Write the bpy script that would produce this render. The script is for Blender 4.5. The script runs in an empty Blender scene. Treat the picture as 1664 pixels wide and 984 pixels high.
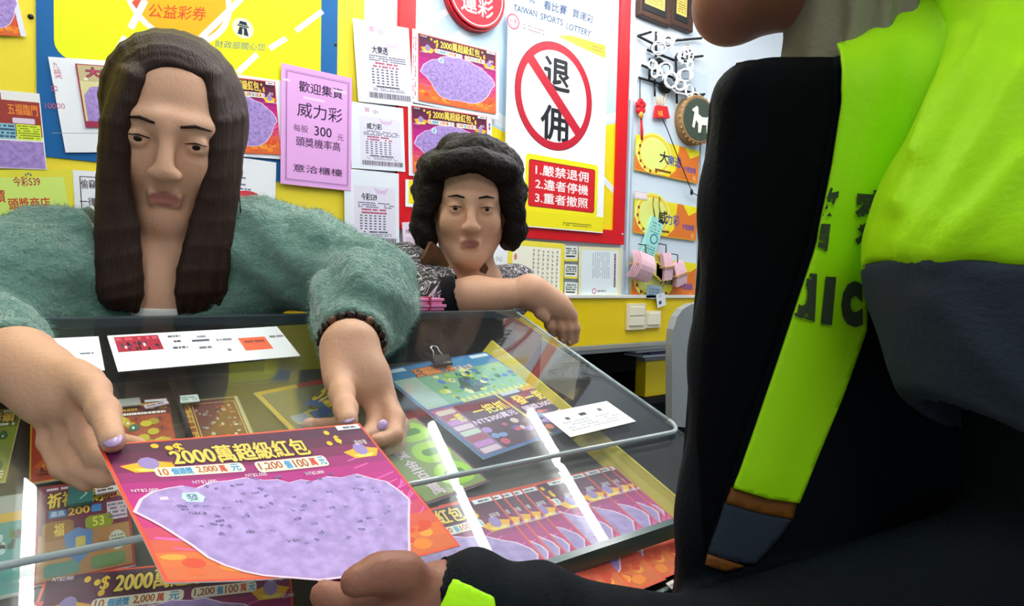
import bpy, bmesh, math, random
import numpy as np
from mathutils import Vector, Matrix, noise
from mathutils.bvhtree import BVHTree
import openvdb

C = bpy.context.scene.collection
SC = bpy.context.scene
rnd = random.Random(7)

# ------------------------------------------------------------------ camera
FPX = 991.0
CAM = np.array([0.0, 0.0, 1.28])
YAW, PITCH, ROLL = math.radians(36), math.radians(-2.4), math.radians(1.3)
fw = np.array([math.sin(YAW) * math.cos(PITCH), math.cos(YAW) * math.cos(PITCH), math.sin(PITCH)])
_r0 = np.array([math.cos(YAW), -math.sin(YAW), 0.0])
_u0 = np.cross(_r0, fw)
rt = _r0 * math.cos(ROLL) + _u0 * math.sin(ROLL)
up = np.cross(rt, fw)
cam = bpy.data.cameras.new('camera')
cam.sensor_width = 36.0
cam.lens = FPX / 1664 * 36
cam.clip_start = 0.02
cam_o = bpy.data.objects.new('camera', cam)
C.objects.link(cam_o)
M = Matrix.Identity(4)
for i in range(3):
    M[i][0], M[i][1], M[i][2], M[i][3] = rt[i], up[i], -fw[i], CAM[i]
cam_o.matrix_world = M
SC.camera = cam_o

# ------------------------------------------------------------------ light
SC.view_settings.view_transform = 'Standard'
SC.view_settings.look = 'None'
SC.view_settings.exposure = 0.2
SC.view_settings.gamma = 1.0
SC.view_settings.use_curve_mapping = False
SC.cycles.use_denoising = True
SC.cycles.max_bounces = 8
SC.cycles.transparent_max_bounces = 24
world = bpy.data.worlds.new('world')
SC.world = world
world.use_nodes = True
bg = world.node_tree.nodes['Background']
bg.inputs[0].default_value = (0.86, 0.94, 1.0, 1)
bg.inputs[1].default_value = 0.34
TUBE_POWER = 50.0
FILL_PANEL_POWER = 10.0


# ------------------------------------------------------------------ pixel rays onto real planes
def ray(x, y):
    return fw + rt * ((x - 832) / FPX) + up * ((492 - y) / FPX)


def at(x, y, v):
    return CAM + ray(x, y) * v


def on_plane(x, y, p, n):
    d = ray(x, y)
    return CAM + d * ((np.asarray(p) - CAM) @ np.asarray(n)) / (d @ np.asarray(n))


def on_y(x, y, Y):
    return on_plane(x, y, (0, Y, 0), (0, 1, 0))


SLOPE = 0.355
LIDN = np.array([0, -SLOPE, 1.0])
LIDU = LIDN / np.linalg.norm(LIDN)
WALL = 1.40


def lid_pt(x, y, off=0.0):
    return on_plane(x, y, np.array([0, .83, 1.225]) + LIDU * off, LIDU)


def lid_z(Y, off=0.0):
    return 1.225 + (Y - .83) * SLOPE + off / LIDU[2]


# ------------------------------------------------------------------ materials
def lin(c):
    c = c / 255.0
    return c / 12.92 if c <= 0.04045 else ((c + 0.055) / 1.055) ** 2.4


def rgb(c):
    if isinstance(c, str):
        c = tuple(int(c[i:i + 2], 16) for i in (0, 2, 4))
    return (lin(c[0]), lin(c[1]), lin(c[2]), 1.0)


_mats = {}


def mat(name, col, rough=0.6, spec=0.3, metal=0.0, bump=0.0, bscale=200.0, mottled=0.0, mscale=20.0, sheen=0.0, coat=0.0, emit=0.0):
    key = (name,)
    if key in _mats:
        return _mats[key]
    m = bpy.data.materials.new(name)
    m.use_nodes = True
    nt = m.node_tree
    b = nt.nodes['Principled BSDF']
    b.inputs['Base Color'].default_value = rgb(col)
    b.inputs['Roughness'].default_value = rough
    b.inputs['Specular IOR Level'].default_value = spec
    b.inputs['Metallic'].default_value = metal
    b.inputs['Sheen Weight'].default_value = sheen
    b.inputs['Coat Weight'].default_value = coat
    if emit:
        b.inputs['Emission Color'].default_value = (1, 1, 1, 1)
        b.inputs['Emission Strength'].default_value = emit
    tc = None
    if bump or mottled:
        tc = nt.nodes.new('ShaderNodeTexCoord')
    if bump:
        n = nt.nodes.new('ShaderNodeTexNoise')
        n.inputs['Scale'].default_value = bscale
        n.inputs['Detail'].default_value = 4
        nt.links.new(tc.outputs['Object'], n.inputs['Vector'])
        bp = nt.nodes.new('ShaderNodeBump')
        bp.inputs['Strength'].default_value = bump
        bp.inputs['Distance'].default_value = 0.004
        nt.links.new(n.outputs['Fac'], bp.inputs['Height'])
        nt.links.new(bp.outputs['Normal'], b.inputs['Normal'])
    if mottled:
        n2 = nt.nodes.new('ShaderNodeTexNoise')
        n2.inputs['Scale'].default_value = mscale
        n2.inputs['Detail'].default_value = 5
        nt.links.new(tc.outputs['Object'], n2.inputs['Vector'])
        mx = nt.nodes.new('ShaderNodeMix')
        mx.data_type = 'RGBA'
        c = rgb(col)
        mx.inputs['A'].default_value = tuple(max(0, v * (1 - mottled)) for v in c[:3]) + (1,)
        mx.inputs['B'].default_value = tuple(min(1, v * (1 + mottled)) for v in c[:3]) + (1,)
        nt.links.new(n2.outputs['Fac'], mx.inputs['Factor'])
        nt.links.new(mx.outputs['Result'], b.inputs['Base Color'])
    _mats[key] = m
    return m


def ink(col):
    """printed colour on paper"""
    if isinstance(col, tuple):
        col = '%02x%02x%02x' % col
    return mat('print ' + col, col, rough=0.5, spec=0.25)


def scratch_mat():
    key = ('scratch',)
    if key in _mats:
        return _mats[key]
    m = bpy.data.materials.new('scratch-off lavender')
    m.use_nodes = True
    nt = m.node_tree
    b = nt.nodes['Principled BSDF']
    b.inputs['Roughness'].default_value = 0.45
    tc = nt.nodes.new('ShaderNodeTexCoord')
    n = nt.nodes.new('ShaderNodeTexNoise')
    n.inputs['Scale'].default_value = 130
    n.inputs['Detail'].default_value = 6
    nt.links.new(tc.outputs['Object'], n.inputs['Vector'])
    r = nt.nodes.new('ShaderNodeValToRGB')
    r.color_ramp.elements[0].position = .3
    r.color_ramp.elements[0].color = rgb('8a74b8')
    r.color_ramp.elements[1].position = .62
    r.color_ramp.elements[1].color = rgb('ae94d6')
    e = r.color_ramp.elements.new(.48)
    e.color = rgb('a184c8')
    nt.links.new(n.outputs['Fac'], r.inputs['Fac'])
    nt.links.new(r.outputs['Color'], b.inputs['Base Color'])
    _mats[key] = m
    return m


def clear_mat(name, tint=(.95, .97, .96), rough=0.015, haze=0.0, ior=1.28):
    key = (name,)
    if key in _mats:
        return _mats[key]
    m = bpy.data.materials.new(name)
    m.use_nodes = True
    nt = m.node_tree
    nt.nodes.clear()
    out = nt.nodes.new('ShaderNodeOutputMaterial')
    tr = nt.nodes.new('ShaderNodeBsdfTransparent')
    tr.inputs[0].default_value = tint + (1,)
    gl = nt.nodes.new('ShaderNodeBsdfGlossy')
    gl.inputs['Roughness'].default_value = rough
    fr = nt.nodes.new('ShaderNodeFresnel')
    ge = nt.nodes.new('ShaderNodeNewGeometry')
    io = nt.nodes.new('ShaderNodeMix')
    io.inputs['A'].default_value = ior
    io.inputs['B'].default_value = 1 / ior
    nt.links.new(ge.outputs['Backfacing'], io.inputs['Factor'])
    nt.links.new(io.outputs['Result'], fr.inputs['IOR'])
    mx = nt.nodes.new('ShaderNodeMixShader')
    nt.links.new(fr.outputs[0], mx.inputs[0])
    nt.links.new(tr.outputs[0], mx.inputs[1])
    nt.links.new(gl.outputs[0], mx.inputs[2])
    last = mx
    if haze:
        g2 = nt.nodes.new('ShaderNodeBsdfGlossy')
        g2.inputs['Roughness'].default_value = 0.33
        m2 = nt.nodes.new('ShaderNodeMixShader')
        tc = nt.nodes.new('ShaderNodeTexCoord')
        nz = nt.nodes.new('ShaderNodeTexNoise')
        nz.inputs['Scale'].default_value = 14
        nz.inputs['Detail'].default_value = 6
        mm = nt.nodes.new('ShaderNodeMath')
        mm.operation = 'MULTIPLY'
        mm.inputs[1].default_value = haze
        nt.links.new(tc.outputs['Object'], nz.inputs['Vector'])
        nt.links.new(nz.outputs['Fac'], mm.inputs[0])
        nt.links.new(mm.outputs[0], m2.inputs[0])
        nt.links.new(mx.outputs[0], m2.inputs[1])
        nt.links.new(g2.outputs[0], m2.inputs[2])
        last = m2
    nt.links.new(last.outputs[0], out.inputs[0])
    _mats[key] = m
    return m


# ------------------------------------------------------------------ object helpers
def tag(o, label, cat, group=None, kind=None):
    if label:
        o['label'] = label
    if cat:
        o['category'] = cat
    if group:
        o['group'] = group
    if kind:
        o['kind'] = kind
    return o


def empty(name, loc, label, cat, group=None):
    o = bpy.data.objects.new(name, None)
    o.empty_display_size = .02
    o.location = Vector(loc)
    C.objects.link(o)
    bpy.context.view_layer.update()
    return tag(o, label, cat, group)


def mesh_obj(name, me, parent=None, mats=(), loc=None, smooth=False):
    o = bpy.data.objects.new(name, me)
    C.objects.link(o)
    for m in mats:
        me.materials.append(m)
    if smooth:
        me.polygons.foreach_set('use_smooth', [True] * len(me.polygons))
    if parent is not None:
        o.parent = parent
        o.matrix_parent_inverse = parent.matrix_world.inverted()
    elif loc is not None:
        me.transform(Matrix.Translation(-Vector(loc)))
        o.location = Vector(loc)
    return o


class MB:
    """collects shapes in world space, builds one mesh"""

    def __init__(self):
        self.bm = bmesh.new()

    def box(self, lo, hi, bev=0.0, frame=None, mi=0):
        r = bmesh.ops.create_cube(self.bm, size=1)
        vs = r['verts']
        lo, hi = Vector(lo), Vector(hi)
        for v in vs:
            v.co = Vector((lo[i] + (v.co[i] + .5) * (hi[i] - lo[i]) for i in range(3)))
        fs = list({f for v in vs for f in v.link_faces})
        for f in fs:
            f.material_index = mi
        if bev:
            es = list({e for v in vs for e in v.link_edges})
            rr = bmesh.ops.bevel(self.bm, geom=es, offset=bev, segments=2, affect='EDGES', profile=.6)
            vs = list({v for f in rr['faces'] for v in f.verts} | {v for v in vs if v.is_valid})
        if frame is not None:
            for v in vs:
                v.co = frame @ v.co
        return self

    def tube(self, pts, rad, n=10, mi=0, cap=True):
        pts = [Vector(p) for p in pts]
        rads = rad if hasattr(rad, '__len__') else [rad] * len(pts)
        rings = []
        ref = None
        for i, p in enumerate(pts):
            d = (pts[min(i + 1, len(pts) - 1)] - pts[max(i - 1, 0)]).normalized()
            if ref is None:
                ref = d.orthogonal().normalized()
            ref = (ref - d * ref.dot(d)).normalized()
            b = d.cross(ref)
            rings.append([self.bm.verts.new(p + (ref * math.cos(2 * math.pi * k / n) + b * math.sin(2 * math.pi * k / n)) * rads[i]) for k in range(n)])
        for a, b in zip(rings, rings[1:]):
            for k in range(n):
                f = self.bm.faces.new((a[k], a[(k + 1) % n], b[(k + 1) % n], b[k]))
                f.material_index = mi
                f.smooth = True
        if cap:
            for rg in (rings[0][::-1], rings[-1]):
                f = self.bm.faces.new(rg)
                f.material_index = mi
        return self

    def prism(self, pts, vec, mi=0):
        """polygon of world points extruded by vec"""
        a = [self.bm.verts.new(Vector(p)) for p in pts]
        b = [self.bm.verts.new(Vector(p) + Vector(vec)) for p in pts]
        n = len(a)
        fs = [self.bm.faces.new(a[::-1]), self.bm.faces.new(b)]
        for k in range(n):
            fs.append(self.bm.faces.new((a[k], a[(k + 1) % n], b[(k + 1) % n], b[k])))
        for f in fs:
            f.material_index = mi
        return self

    def ball(self, c, r, mi=0, seg=16, frame=None):
        rr = bmesh.ops.create_uvsphere(self.bm, u_segments=seg, v_segments=seg // 2 + 2, radius=1)
        r = r if hasattr(r, '__len__') else (r, r, r)
        for v in rr['verts']:
            q = Vector((v.co.x * r[0], v.co.y * r[1], v.co.z * r[2]))
            v.co = Vector(c) + (frame @ q if frame is not None else q)
            for f in v.link_faces:
                f.smooth = True
                f.material_index = mi
        return self

    def build(self, name, mats, parent=None, loc=None):
        bmesh.ops.recalc_face_normals(self.bm, faces=self.bm.faces)
        me = bpy.data.meshes.new(name)
        self.bm.to_mesh(me)
        self.bm.free()
        mats = mats if isinstance(mats, (list, tuple)) else [mats]
        if parent is None and loc is None and len(me.vertices):
            co = np.array([v.co for v in me.vertices])
            loc = ((co.min(0) + co.max(0)) / 2)
        return mesh_obj(name, me, parent, mats, loc)


# ------------------------------------------------------------------ lettering
_text_cache = {}


def text_mesh(body, bold=0.0):
    key = (body, bold)
    if key not in _text_cache:
        c = bpy.data.curves.new('lettering', 'FONT')
        c.body = body
        c.offset = bold
        c.resolution_u = 3
        o = bpy.data.objects.new('lettering', c)
        C.objects.link(o)
        dg = bpy.context.evaluated_depsgraph_get()
        dg.update()
        me = bpy.data.meshes.new_from_object(o.evaluated_get(dg))
        bpy.data.objects.remove(o)
        bpy.data.curves.remove(c)
        v = np.array([x.co[:2] for x in me.vertices])
        f = [tuple(p.vertices) for p in me.polygons]
        bpy.data.meshes.remove(me)
        lo, hi = v.min(0), v.max(0)
        _text_cache[key] = ((v - lo) / np.maximum(hi - lo, 1e-6), f)
    return _text_cache[key]


class Sheet:
    """A sheet of paper or card with printing. TL, TR: world corners, H: height (down the sheet), N: facing direction."""

    def __init__(self, tl, tr, bl=None, H=None, N=None, thick=.0008, base='f2f6fa', lift=0.0):
        tl, tr = np.asarray(tl, float), np.asarray(tr, float)
        U = tr - tl
        self.W = np.linalg.norm(U)
        self.eu = U / self.W
        if bl is not None:
            d = np.asarray(bl, float) - tl
            d = d - self.eu * (d @ self.eu)
            self.H = H or np.linalg.norm(d)
            self.ev = d / np.linalg.norm(d)
        else:
            self.ev = np.cross(self.eu, np.asarray(N, float))
            self.ev /= np.linalg.norm(self.ev)
            self.H = H
        self.n = -np.cross(self.eu, self.ev)
        if N is not None and self.n @ np.asarray(N) < 0:
            self.n = -self.n
        self.tl = tl + self.n * lift
        self.thick = thick
        self.base = base
        self.items = {None: []}
        self.round = 0
        self.lettering_parts = set()

    # photo pixel -> sheet coordinates
    def px(self, x, y):
        p = on_plane(x, y, self.tl, self.n) - self.tl
        return (p @ self.eu / self.W, p @ self.ev / self.H)

    def add(self, pts, faces, col, z=1, part=None):
        self.count = getattr(self, 'count', 0) + 1
        self.items.setdefault(part, []).append((np.asarray(pts, float), faces, col, z + .02 * (self.count % 40)))

    def poly(self, pts, col, z=1, part=None):
        self.add(pts, [tuple(range(len(pts)))], col, z, part)

    def rect(self, u0, v0, u1, v1, col, z=1, part=None):
        self.poly([(u0, v0), (u1, v0), (u1, v1), (u0, v1)], col, z, part)

    def ell(self, cu, cv, ru, rv, col, z=1, part=None, n=36, a0=0.0, a1=2 * math.pi):
        self.poly([(cu + ru * math.cos(a0 + (a1 - a0) * k / n), cv + rv * math.sin(a0 + (a1 - a0) * k / n)) for k in range(n)], col, z, part)

    def ring(self, cu, cv, ru, rv, w, col, z=1, part=None, n=60):
        """w: fraction of the radius"""
        pts = []
        for k in range(n):
            a = 2 * math.pi * k / n
            pts.append((cu + ru * math.cos(a), cv + rv * math.sin(a)))
        for k in range(n):
            a = 2 * math.pi * k / n
            pts.append((cu + ru * (1 - w) * math.cos(a), cv + rv * (1 - w) * math.sin(a)))
        self.add(pts, [(k, (k + 1) % n, n + (k + 1) % n, n + k) for k in range(n)], col, z, part)

    def line(self, pts, w, col, z=1, part=None):
        """w in metres"""
        s = np.array([self.W, self.H])
        for a, b in zip(pts, pts[1:]):
            a, b = np.array(a) * s, np.array(b) * s
            d = b - a
            L = np.linalg.norm(d)
            if L < 1e-7:
                continue
            q = np.array([-d[1], d[0]]) / L * w / 2
            self.poly([(a + q) / s, (b + q) / s, (b - q) / s, (a - q) / s], col, z, part)

    def frame(self, u0, v0, u1, v1, w, col, z=1, part=None):
        self.line([(u0, v0), (u1, v0), (u1, v1), (u0, v1), (u0, v0)], w, col, z, part)

    def rrect(self, u0, v0, u1, v1, r, col, z=1, part=None):
        """r in metres"""
        ru, rv = r / self.W, r / self.H
        pts = []
        for cu, cv, a in ((u1 - ru, v0 + rv, -90), (u1 - ru, v1 - rv, 0), (u0 + ru, v1 - rv, 90), (u0 + ru, v0 + rv, 180)):
            for k in range(6):
                t = math.radians(a + 18 * k)
                pts.append((cu + ru * math.cos(t), cv + rv * math.sin(t)))
        self.poly(pts, col, z, part)

    def text(self, body, u0, v0, u1, v1, col, z=2, bold=0.0, part=None, outline=None, rot=0.0):
        v, f = text_mesh(body)
        em = (v1 - v0) * self.H if not rot else min((v1 - v0) * self.H, (u1 - u0) * self.W)

        def lay(shift, c, zz, rings):
            offs = [(0, 0)]
            if shift > 0:
                offs += [(shift * math.cos(k * 2 * math.pi / rings), shift * math.sin(k * 2 * math.pi / rings)) for k in range(rings)]
            s = np.array([(u1 - u0) * self.W, (v1 - v0) * self.H])
            q = (np.c_[v[:, 0], 1 - v[:, 1]] - .5) * s
            if rot:
                ca, sa = math.cos(rot), math.sin(rot)
                q = q @ np.array([[ca, sa], [-sa, ca]])
            for i, o in enumerate(offs):
                p = (q + np.array(o)) / np.array([self.W, self.H]) + np.array([(u0 + u1) / 2, (v0 + v1) / 2])
                self.add(p, f, c, zz + .03 * i, part)
        if outline:
            lay((bold * .8 + .06) * em, outline, z, 8)
            z += 1
        lay(bold * .8 * em, col, z, 4)

    def tpx(self, body, x0, y0, x1, y1, col, z=2, bold=0.0, part=None, outline=None):
        a, b = self.px(x0, y0), self.px(x1, y1)
        self.text(body, a[0], a[1], b[0], b[1], col, z, bold, part, outline)

    def tquad(self, body, quad, col, z=2, bold=0.0, part=None):
        """lettering fitted to four photo corners on the sheet: tl, tr, br, bl"""
        v, f = text_mesh(body)
        q = [np.array(self.px(*p)) for p in quad]
        a, b = v[:, :1], 1 - v[:, 1:]
        p = (q[0] * (1 - a) + q[1] * a) * (1 - b) + (q[3] * (1 - a) + q[2] * a) * b
        em = abs(q[3][1] - q[0][1]) * self.H
        offs = [(0, 0)] + ([(bold * em * x, bold * em * y) for x, y in ((1, 0), (-1, 0), (0, 1), (0, -1))] if bold else [])
        for i, o in enumerate(offs):
            self.add(p + np.array(o) / np.array([self.W, self.H]), f, col, z + .03 * i, part)

    def print_rows(self, u0, v0, u1, v1, rows, col, z=1, fill=.75, h=.45, seed=1, part=None, vertical=False):
        """lines of print too small to read: rows of little dashes"""
        rg = random.Random(seed)
        for r in range(rows):
            t = 0.0
            step = 1.0 / rows
            while t < 1:
                L = rg.uniform(.03, .09)
                if rg.random() < fill:
                    a, b = t, min(1, t + L * .85)
                    c0 = (r + .5 - h / 2) * step
                    c1 = (r + .5 + h / 2) * step
                    if vertical:
                        self.rect(u0 + c0 * (u1 - u0), v0 + a * (v1 - v0), u0 + c1 * (u1 - u0), v0 + b * (v1 - v0), col, z, part)
                    else:
                        self.rect(u0 + a * (u1 - u0), v0 + c0 * (v1 - v0), u0 + b * (u1 - u0), v0 + c1 * (v1 - v0), col, z, part)
                t += L

    def barcode(self, u0, v0, u1, v1, col='10141e', z=1, seed=1):
        rg = random.Random(seed)
        t = 0.0
        while t < 1:
            L = rg.uniform(.006, .022)
            self.rect(u0 + t * (u1 - u0), v0, u0 + min(1, t + L) * (u1 - u0), v1, col, z)
            t += L + rg.uniform(.006, .02)

    def mats_of(self, m):
        return m if isinstance(m, bpy.types.Material) else ink(m)

    def _mesh(self, name, items, warp, base_box):
        verts, faces, mi, mats = [], [], [], []

        def midx(c):
            m = self.mats_of(c)
            if m not in mats:
                mats.append(m)
            return mats.index(m)

        if base_box:
            n = 14 if warp else 1
            b = midx(self.base)
            for h in (0.0, -self.thick):
                o = len(verts)
                for j in range(n + 1):
                    for i in range(n + 1):
                        verts.append((i / n, j / n, h))
                for j in range(n):
                    for i in range(n):
                        q = o + j * (n + 1) + i
                        f = (q, q + 1, q + n + 2, q + n + 1)
                        faces.append(f[::-1] if h == 0 else f)
                        mi.append(b)
            o2 = (n + 1) ** 2
            rim = [i for i in range(n + 1)] + [(n + 1) * j + n for j in range(1, n + 1)] + [(n + 1) * n + i for i in range(n - 1, -1, -1)] + [(n + 1) * j for j in range(n - 1, 0, -1)]
            for a, c in zip(rim, rim[1:] + rim[:1]):
                faces.append((a, c, c + o2, a + o2))
                mi.append(b)
        for pts, fs, col, z in items:
            if warp:
                bm = bmesh.new()
                vv = [bm.verts.new((p[0], p[1], 0)) for p in pts]
                for f in fs:
                    try:
                        bm.faces.new([vv[k] for k in f])
                    except ValueError:
                        pass
                lo, hi = pts.min(0), pts.max(0)
                for ax in (0, 1):
                    for k in range(1, 14):
                        t = k / 14
                        if lo[ax] < t < hi[ax]:
                            co = Vector((0, 0, 0))
                            no = Vector((0, 0, 0))
                            co[ax], no[ax] = t, 1
                            bmesh.ops.bisect_plane(bm, geom=bm.verts[:] + bm.edges[:] + bm.faces[:], plane_co=co, plane_no=no)
                bm.verts.index_update()
                pts = np.array([v.co[:2] for v in bm.verts]) if len(bm.verts) else np.zeros((0, 2))
                fs = [tuple(v.index for v in f.verts) for f in bm.faces]
                bm.free()
            o = len(verts)
            h = z * .00005
            verts += [(p[0], p[1], h) for p in pts]
            k = midx(col)
            for f in fs:
                faces.append(tuple(o + q for q in f))
                mi.append(k)
        va = np.array(verts)
        if warp:
            co = np.array([warp(u, v, h) for u, v, h in va])
        else:
            co = np.c_[(va[:, 0] - .5) * self.W, -(va[:, 1] - .5) * self.H, va[:, 2]]
        me = bpy.data.meshes.new(name)
        me.from_pydata([tuple(c) for c in co], [], faces)
        me.update()
        for m in mats:
            me.materials.append(m)
        me.polygons.foreach_set('material_index', mi)
        return me

    def matrix(self):
        c = self.tl + self.eu * self.W / 2 + self.ev * self.H / 2
        Mx = Matrix.Identity(4)
        for i in range(3):
            Mx[i][0], Mx[i][1], Mx[i][2], Mx[i][3] = self.eu[i], -self.ev[i], self.n[i], c[i]
        return Mx

    def build(self, name, label, cat, group=None, warp=None, parent=None):
        me = self._mesh(name, self.items[None], warp, True)
        o = bpy.data.objects.new(name, me)
        C.objects.link(o)
        if not warp:
            o.matrix_world = self.matrix()
        tag(o, label, cat, group)
        bpy.context.view_layer.update()
        for p, it in self.items.items():
            if p is None:
                continue
            ch = bpy.data.objects.new(p, self._mesh(p, it, warp, False))
            C.objects.link(ch)
            ch.parent = o
        self.obj = o
        return o


def wall_sheet(tl, tr, bl, lift, thick=.0008, base='f2f6fa', square=True):
    """sheet hung on the back wall; corners as photo pixels, lift = distance from the wall"""
    Y = WALL - lift
    return Sheet(on_y(*tl, Y), on_y(*tr, Y), on_y(*bl, Y), N=(0, -1, 0), thick=thick, base=base)


def tray_sheet(tl, tr, H, lift=.0, thick=.0012, base='f2f6fa', off=-.03):
    return Sheet(lid_pt(*tl, off + lift), lid_pt(*tr, off + lift), H=H, N=LIDU, thick=thick, base=base)


# ================================================================== the room
m_wall = mat('white wall panel', 'dfe9f2', rough=.5, mottled=.03, mscale=8)
m_floor = mat('grey floor tile', '8a8a86', rough=.35, mottled=.1, mscale=6)
m_ceil = mat('ceiling board', 'eceff0', rough=.9, mottled=.03)
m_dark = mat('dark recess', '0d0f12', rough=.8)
m_black = mat('black plastic', '14161a', rough=.4)
m_steel = mat('brushed steel', 'b9bec4', rough=.3, metal=1.0, bump=.05)


def struct(name, lo, hi, m, bev=0):
    o = MB().box(lo, hi, bev).build(name, m)
    o['kind'] = 'structure'
    return o


struct('floor', (-3, -3, -.06), (4.2, 2.1, 0), m_floor)
struct('ceiling', (-3, -3, 2.75), (4.2, 2.1, 2.81), m_ceil)
# the back wall: boarded above the cash desk, recessed and dark below it
wl = MB()
wl.box((-3, WALL, 1.045), (4.2, WALL + .08, 2.75))
o = wl.build('wall_back', m_wall)
o['kind'] = 'structure'
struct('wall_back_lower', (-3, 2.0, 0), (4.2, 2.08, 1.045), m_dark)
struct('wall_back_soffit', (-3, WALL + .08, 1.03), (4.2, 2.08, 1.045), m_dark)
struct('wall_right', (3.9, -3, 0), (3.98, 2.08, 2.75), m_wall)

# yellow apron along the foot of the boarded wall, with a white strip on top and a grey rail under it
pa, pb = on_y(936, 565, 1.375), on_y(1120, 540, 1.375)
ap = empty('wall_apron_board', (1.3, 1.385, 1.13), 'yellow board along the foot of the back wall, holding the switches', 'board')
MB().box((-1.2, 1.378, 1.075), (2.6, 1.399, 1.222), .002).build('board_face', mat('yellow laminate', 'ecd010', rough=.35), ap)
MB().box((-1.2, 1.370, 1.222), (2.6, 1.399, 1.232), .001).build('top_strip', mat('white strip', 'e8ece8', rough=.4), ap)
MB().box((-1.2, 1.368, 1.062), (2.6, 1.399, 1.075), .001).build('bottom_rail', mat('grey rail', '9a9a92', rough=.4), ap)

# two switch plates on the apron
for (x0, y0, x1, y1, lab) in ((1020, 493, 1048, 535, 'cream double switch plate on the yellow board, the taller of the two'),
                              (1049, 505, 1073, 532, 'cream single switch plate on the yellow board, the shorter of the two')):
    a, b = on_y(x0, y0, 1.37), on_y(x1, y1, 1.37)
    t = empty('switch_plate', ((a + b) / 2), lab, 'switch', 'switch plates on the yellow board')
    mm = mat('cream plastic', 'e6dfbf', rough=.4)
    MB().box((a[0], 1.368, b[2]), (b[0], 1.378, a[2]), .002).build('plate', mm, t)
    n = 2 if y0 == 493 else 1
    for k in range(n):
        zz = a[2] + (b[2] - a[2]) * (.12 + .76 * k / n)
        z2 = a[2] + (b[2] - a[2]) * (.12 + .76 * (k + 1) / n) + .004
        MB().box((a[0] + .009, 1.364, z2), (b[0] - .009, 1.369, zz), .0015).build('rocker', mat('ivory rocker', 'f1ecd6', rough=.3), t)

# tube lights over the display case (their reflections show in the case lid), and added, unseen fill panels over the customers' side
m_tube = mat('lit tube', 'ffffff', emit=TUBE_POWER)
m_fill = mat('fill panel glow', 'ffffff', emit=FILL_PANEL_POWER)
m_fix = mat('white lamp housing', 'eef0f0', rough=.4)
TZ = 2.25
for i, x in enumerate((-.08, .50, 1.03, 1.47)):
    t = empty('tube_light', (x, 1.0, TZ), 'slim ceiling tube light above the display case, number %d from the woman in green' % (i + 1), 'lamp', 'tube lights over the counter')
    MB().tube([(x, .55, TZ), (x, 1.36, TZ)], .013, 12).build('tube', m_tube, t)
    MB().box((x - .03, .52, TZ + .03), (x + .03, 1.385, TZ + .06), .004).build('housing', m_fix, t)
    for yy in (.53, 1.365):
        MB().box((x - .014, yy - .01, TZ - .014), (x + .014, yy + .012, TZ + .032), .003).build('end_cap', m_fix, t)
    for yy in (.7, 1.2):
        MB().tube([(x, yy, TZ + .055), (x, yy, 2.75)], .003, 6).build('hanger', m_steel, t)
for i, (x, y) in enumerate(((-.7, -.9), (.9, -1.3), (2.4, .1))):  # unseen panels, added to brighten the scene from the customers' side
    t = empty('fill_panel', (x, y, 2.74), 'added fill light panel over the customer floor, number %d' % (i + 1), 'lamp', 'added fill light panels')
    MB().box((x - .32, y - .32, 2.72), (x + .32, y + .32, 2.75), .004).build('frame', m_fix, t)
    MB().box((x - .29, y - .29, 2.712), (x + .29, y + .29, 2.722), .002).build('diffuser', m_fill, t)


# ================================================================== wall boards and posters
def slab(name, x0, x1, z0, z1, lift, th, m, label, cat, parent=None):
    y = WALL - lift
    o = MB().box((x0, y, z0), (x1, y + th, z1), .0008).build(name, m, parent)
    if parent is None:
        tag(o, label, cat)
    return o


# big yellow board on the left half of the wall
yb = empty('yellow_wall_board', (.2, 1.39, 1.6), 'large plain yellow board behind the notices, beside the red framed sign', 'board')
xr = on_y(592, 5, 1.395)[0]
MB().box((-1.3, 1.393, 1.372), (xr, 1.3995, 2.6), .001).build('panel', mat('yellow board', 'f0dc38', rough=.45, mottled=.06, mscale=3), yb)
for (x, y) in ((50, 27), (545, 73), (521, 342)):
    p = on_y(x, y, 1.392)
    MB().ball(p, (.0045, .002, .0045)).build('screw', m_black, yb)

# ---- public welfare lottery sign
S = Sheet((-.045, 1.391, 2.0), (.50, 1.391, 2.0), bl=(-.045, 1.391, 1.478), N=(0, -1, 0), thick=.002, base='0f5f9c')
LU0, LV1 = S.px(88, 95)
LU1 = S.px(522, 20)[0]
S.rrect(LU0, -.02 + .03, LU1, S.px(88, 93)[1], .03, 'eef516', 1)
ou, ov = S.px(292, -8)
rr_ = .085
S.ell(ou, ov, rr_ * 1.13 / S.W, rr_ * 1.13 / S.H, 'fbfbe8', 2)
S.ell(ou, ov, rr_ / S.W, rr_ / S.H, 'f6b418', 3)
p0, p1, p2 = S.px(214, 4), S.px(232, -12), S.px(226, 20)
S.poly([p0, p1, p2], 'd8543c', 4)
S.tquad('公益彩券', ((243, 6), (336, 12), (333, 34), (240, 28)), 'd6501c', 5, .012, part='lettering')
for q in (((236, 0), (212, 46)), ((204, 60), (184, 95)), ((392, -2), (326, 62)), ((418, 88), (386, 118)), ((465, 62), (438, 79)), ((524, 18), (481, 50))):
    S.line([S.px(*q[0]), S.px(*q[1])], .011, 'ffffff', 4)
mu, mv = S.px(395, 46)
S.ell(mu, mv, .021 / S.W, .021 / S.H, 'e4ecc8', 5)
S.poly([(mu - .011 / S.W, mv + .014 / S.H), (mu - .007 / S.W, mv - .002 / S.H), (mu + .007 / S.W, mv - .002 / S.H), (mu + .011 / S.W, mv + .014 / S.H)], '14203a', 6)
S.rect(mu - .011 / S.W, mv - .006 / S.H, mu + .011 / S.W, mv - .003 / S.H, '14203a', 6)
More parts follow.
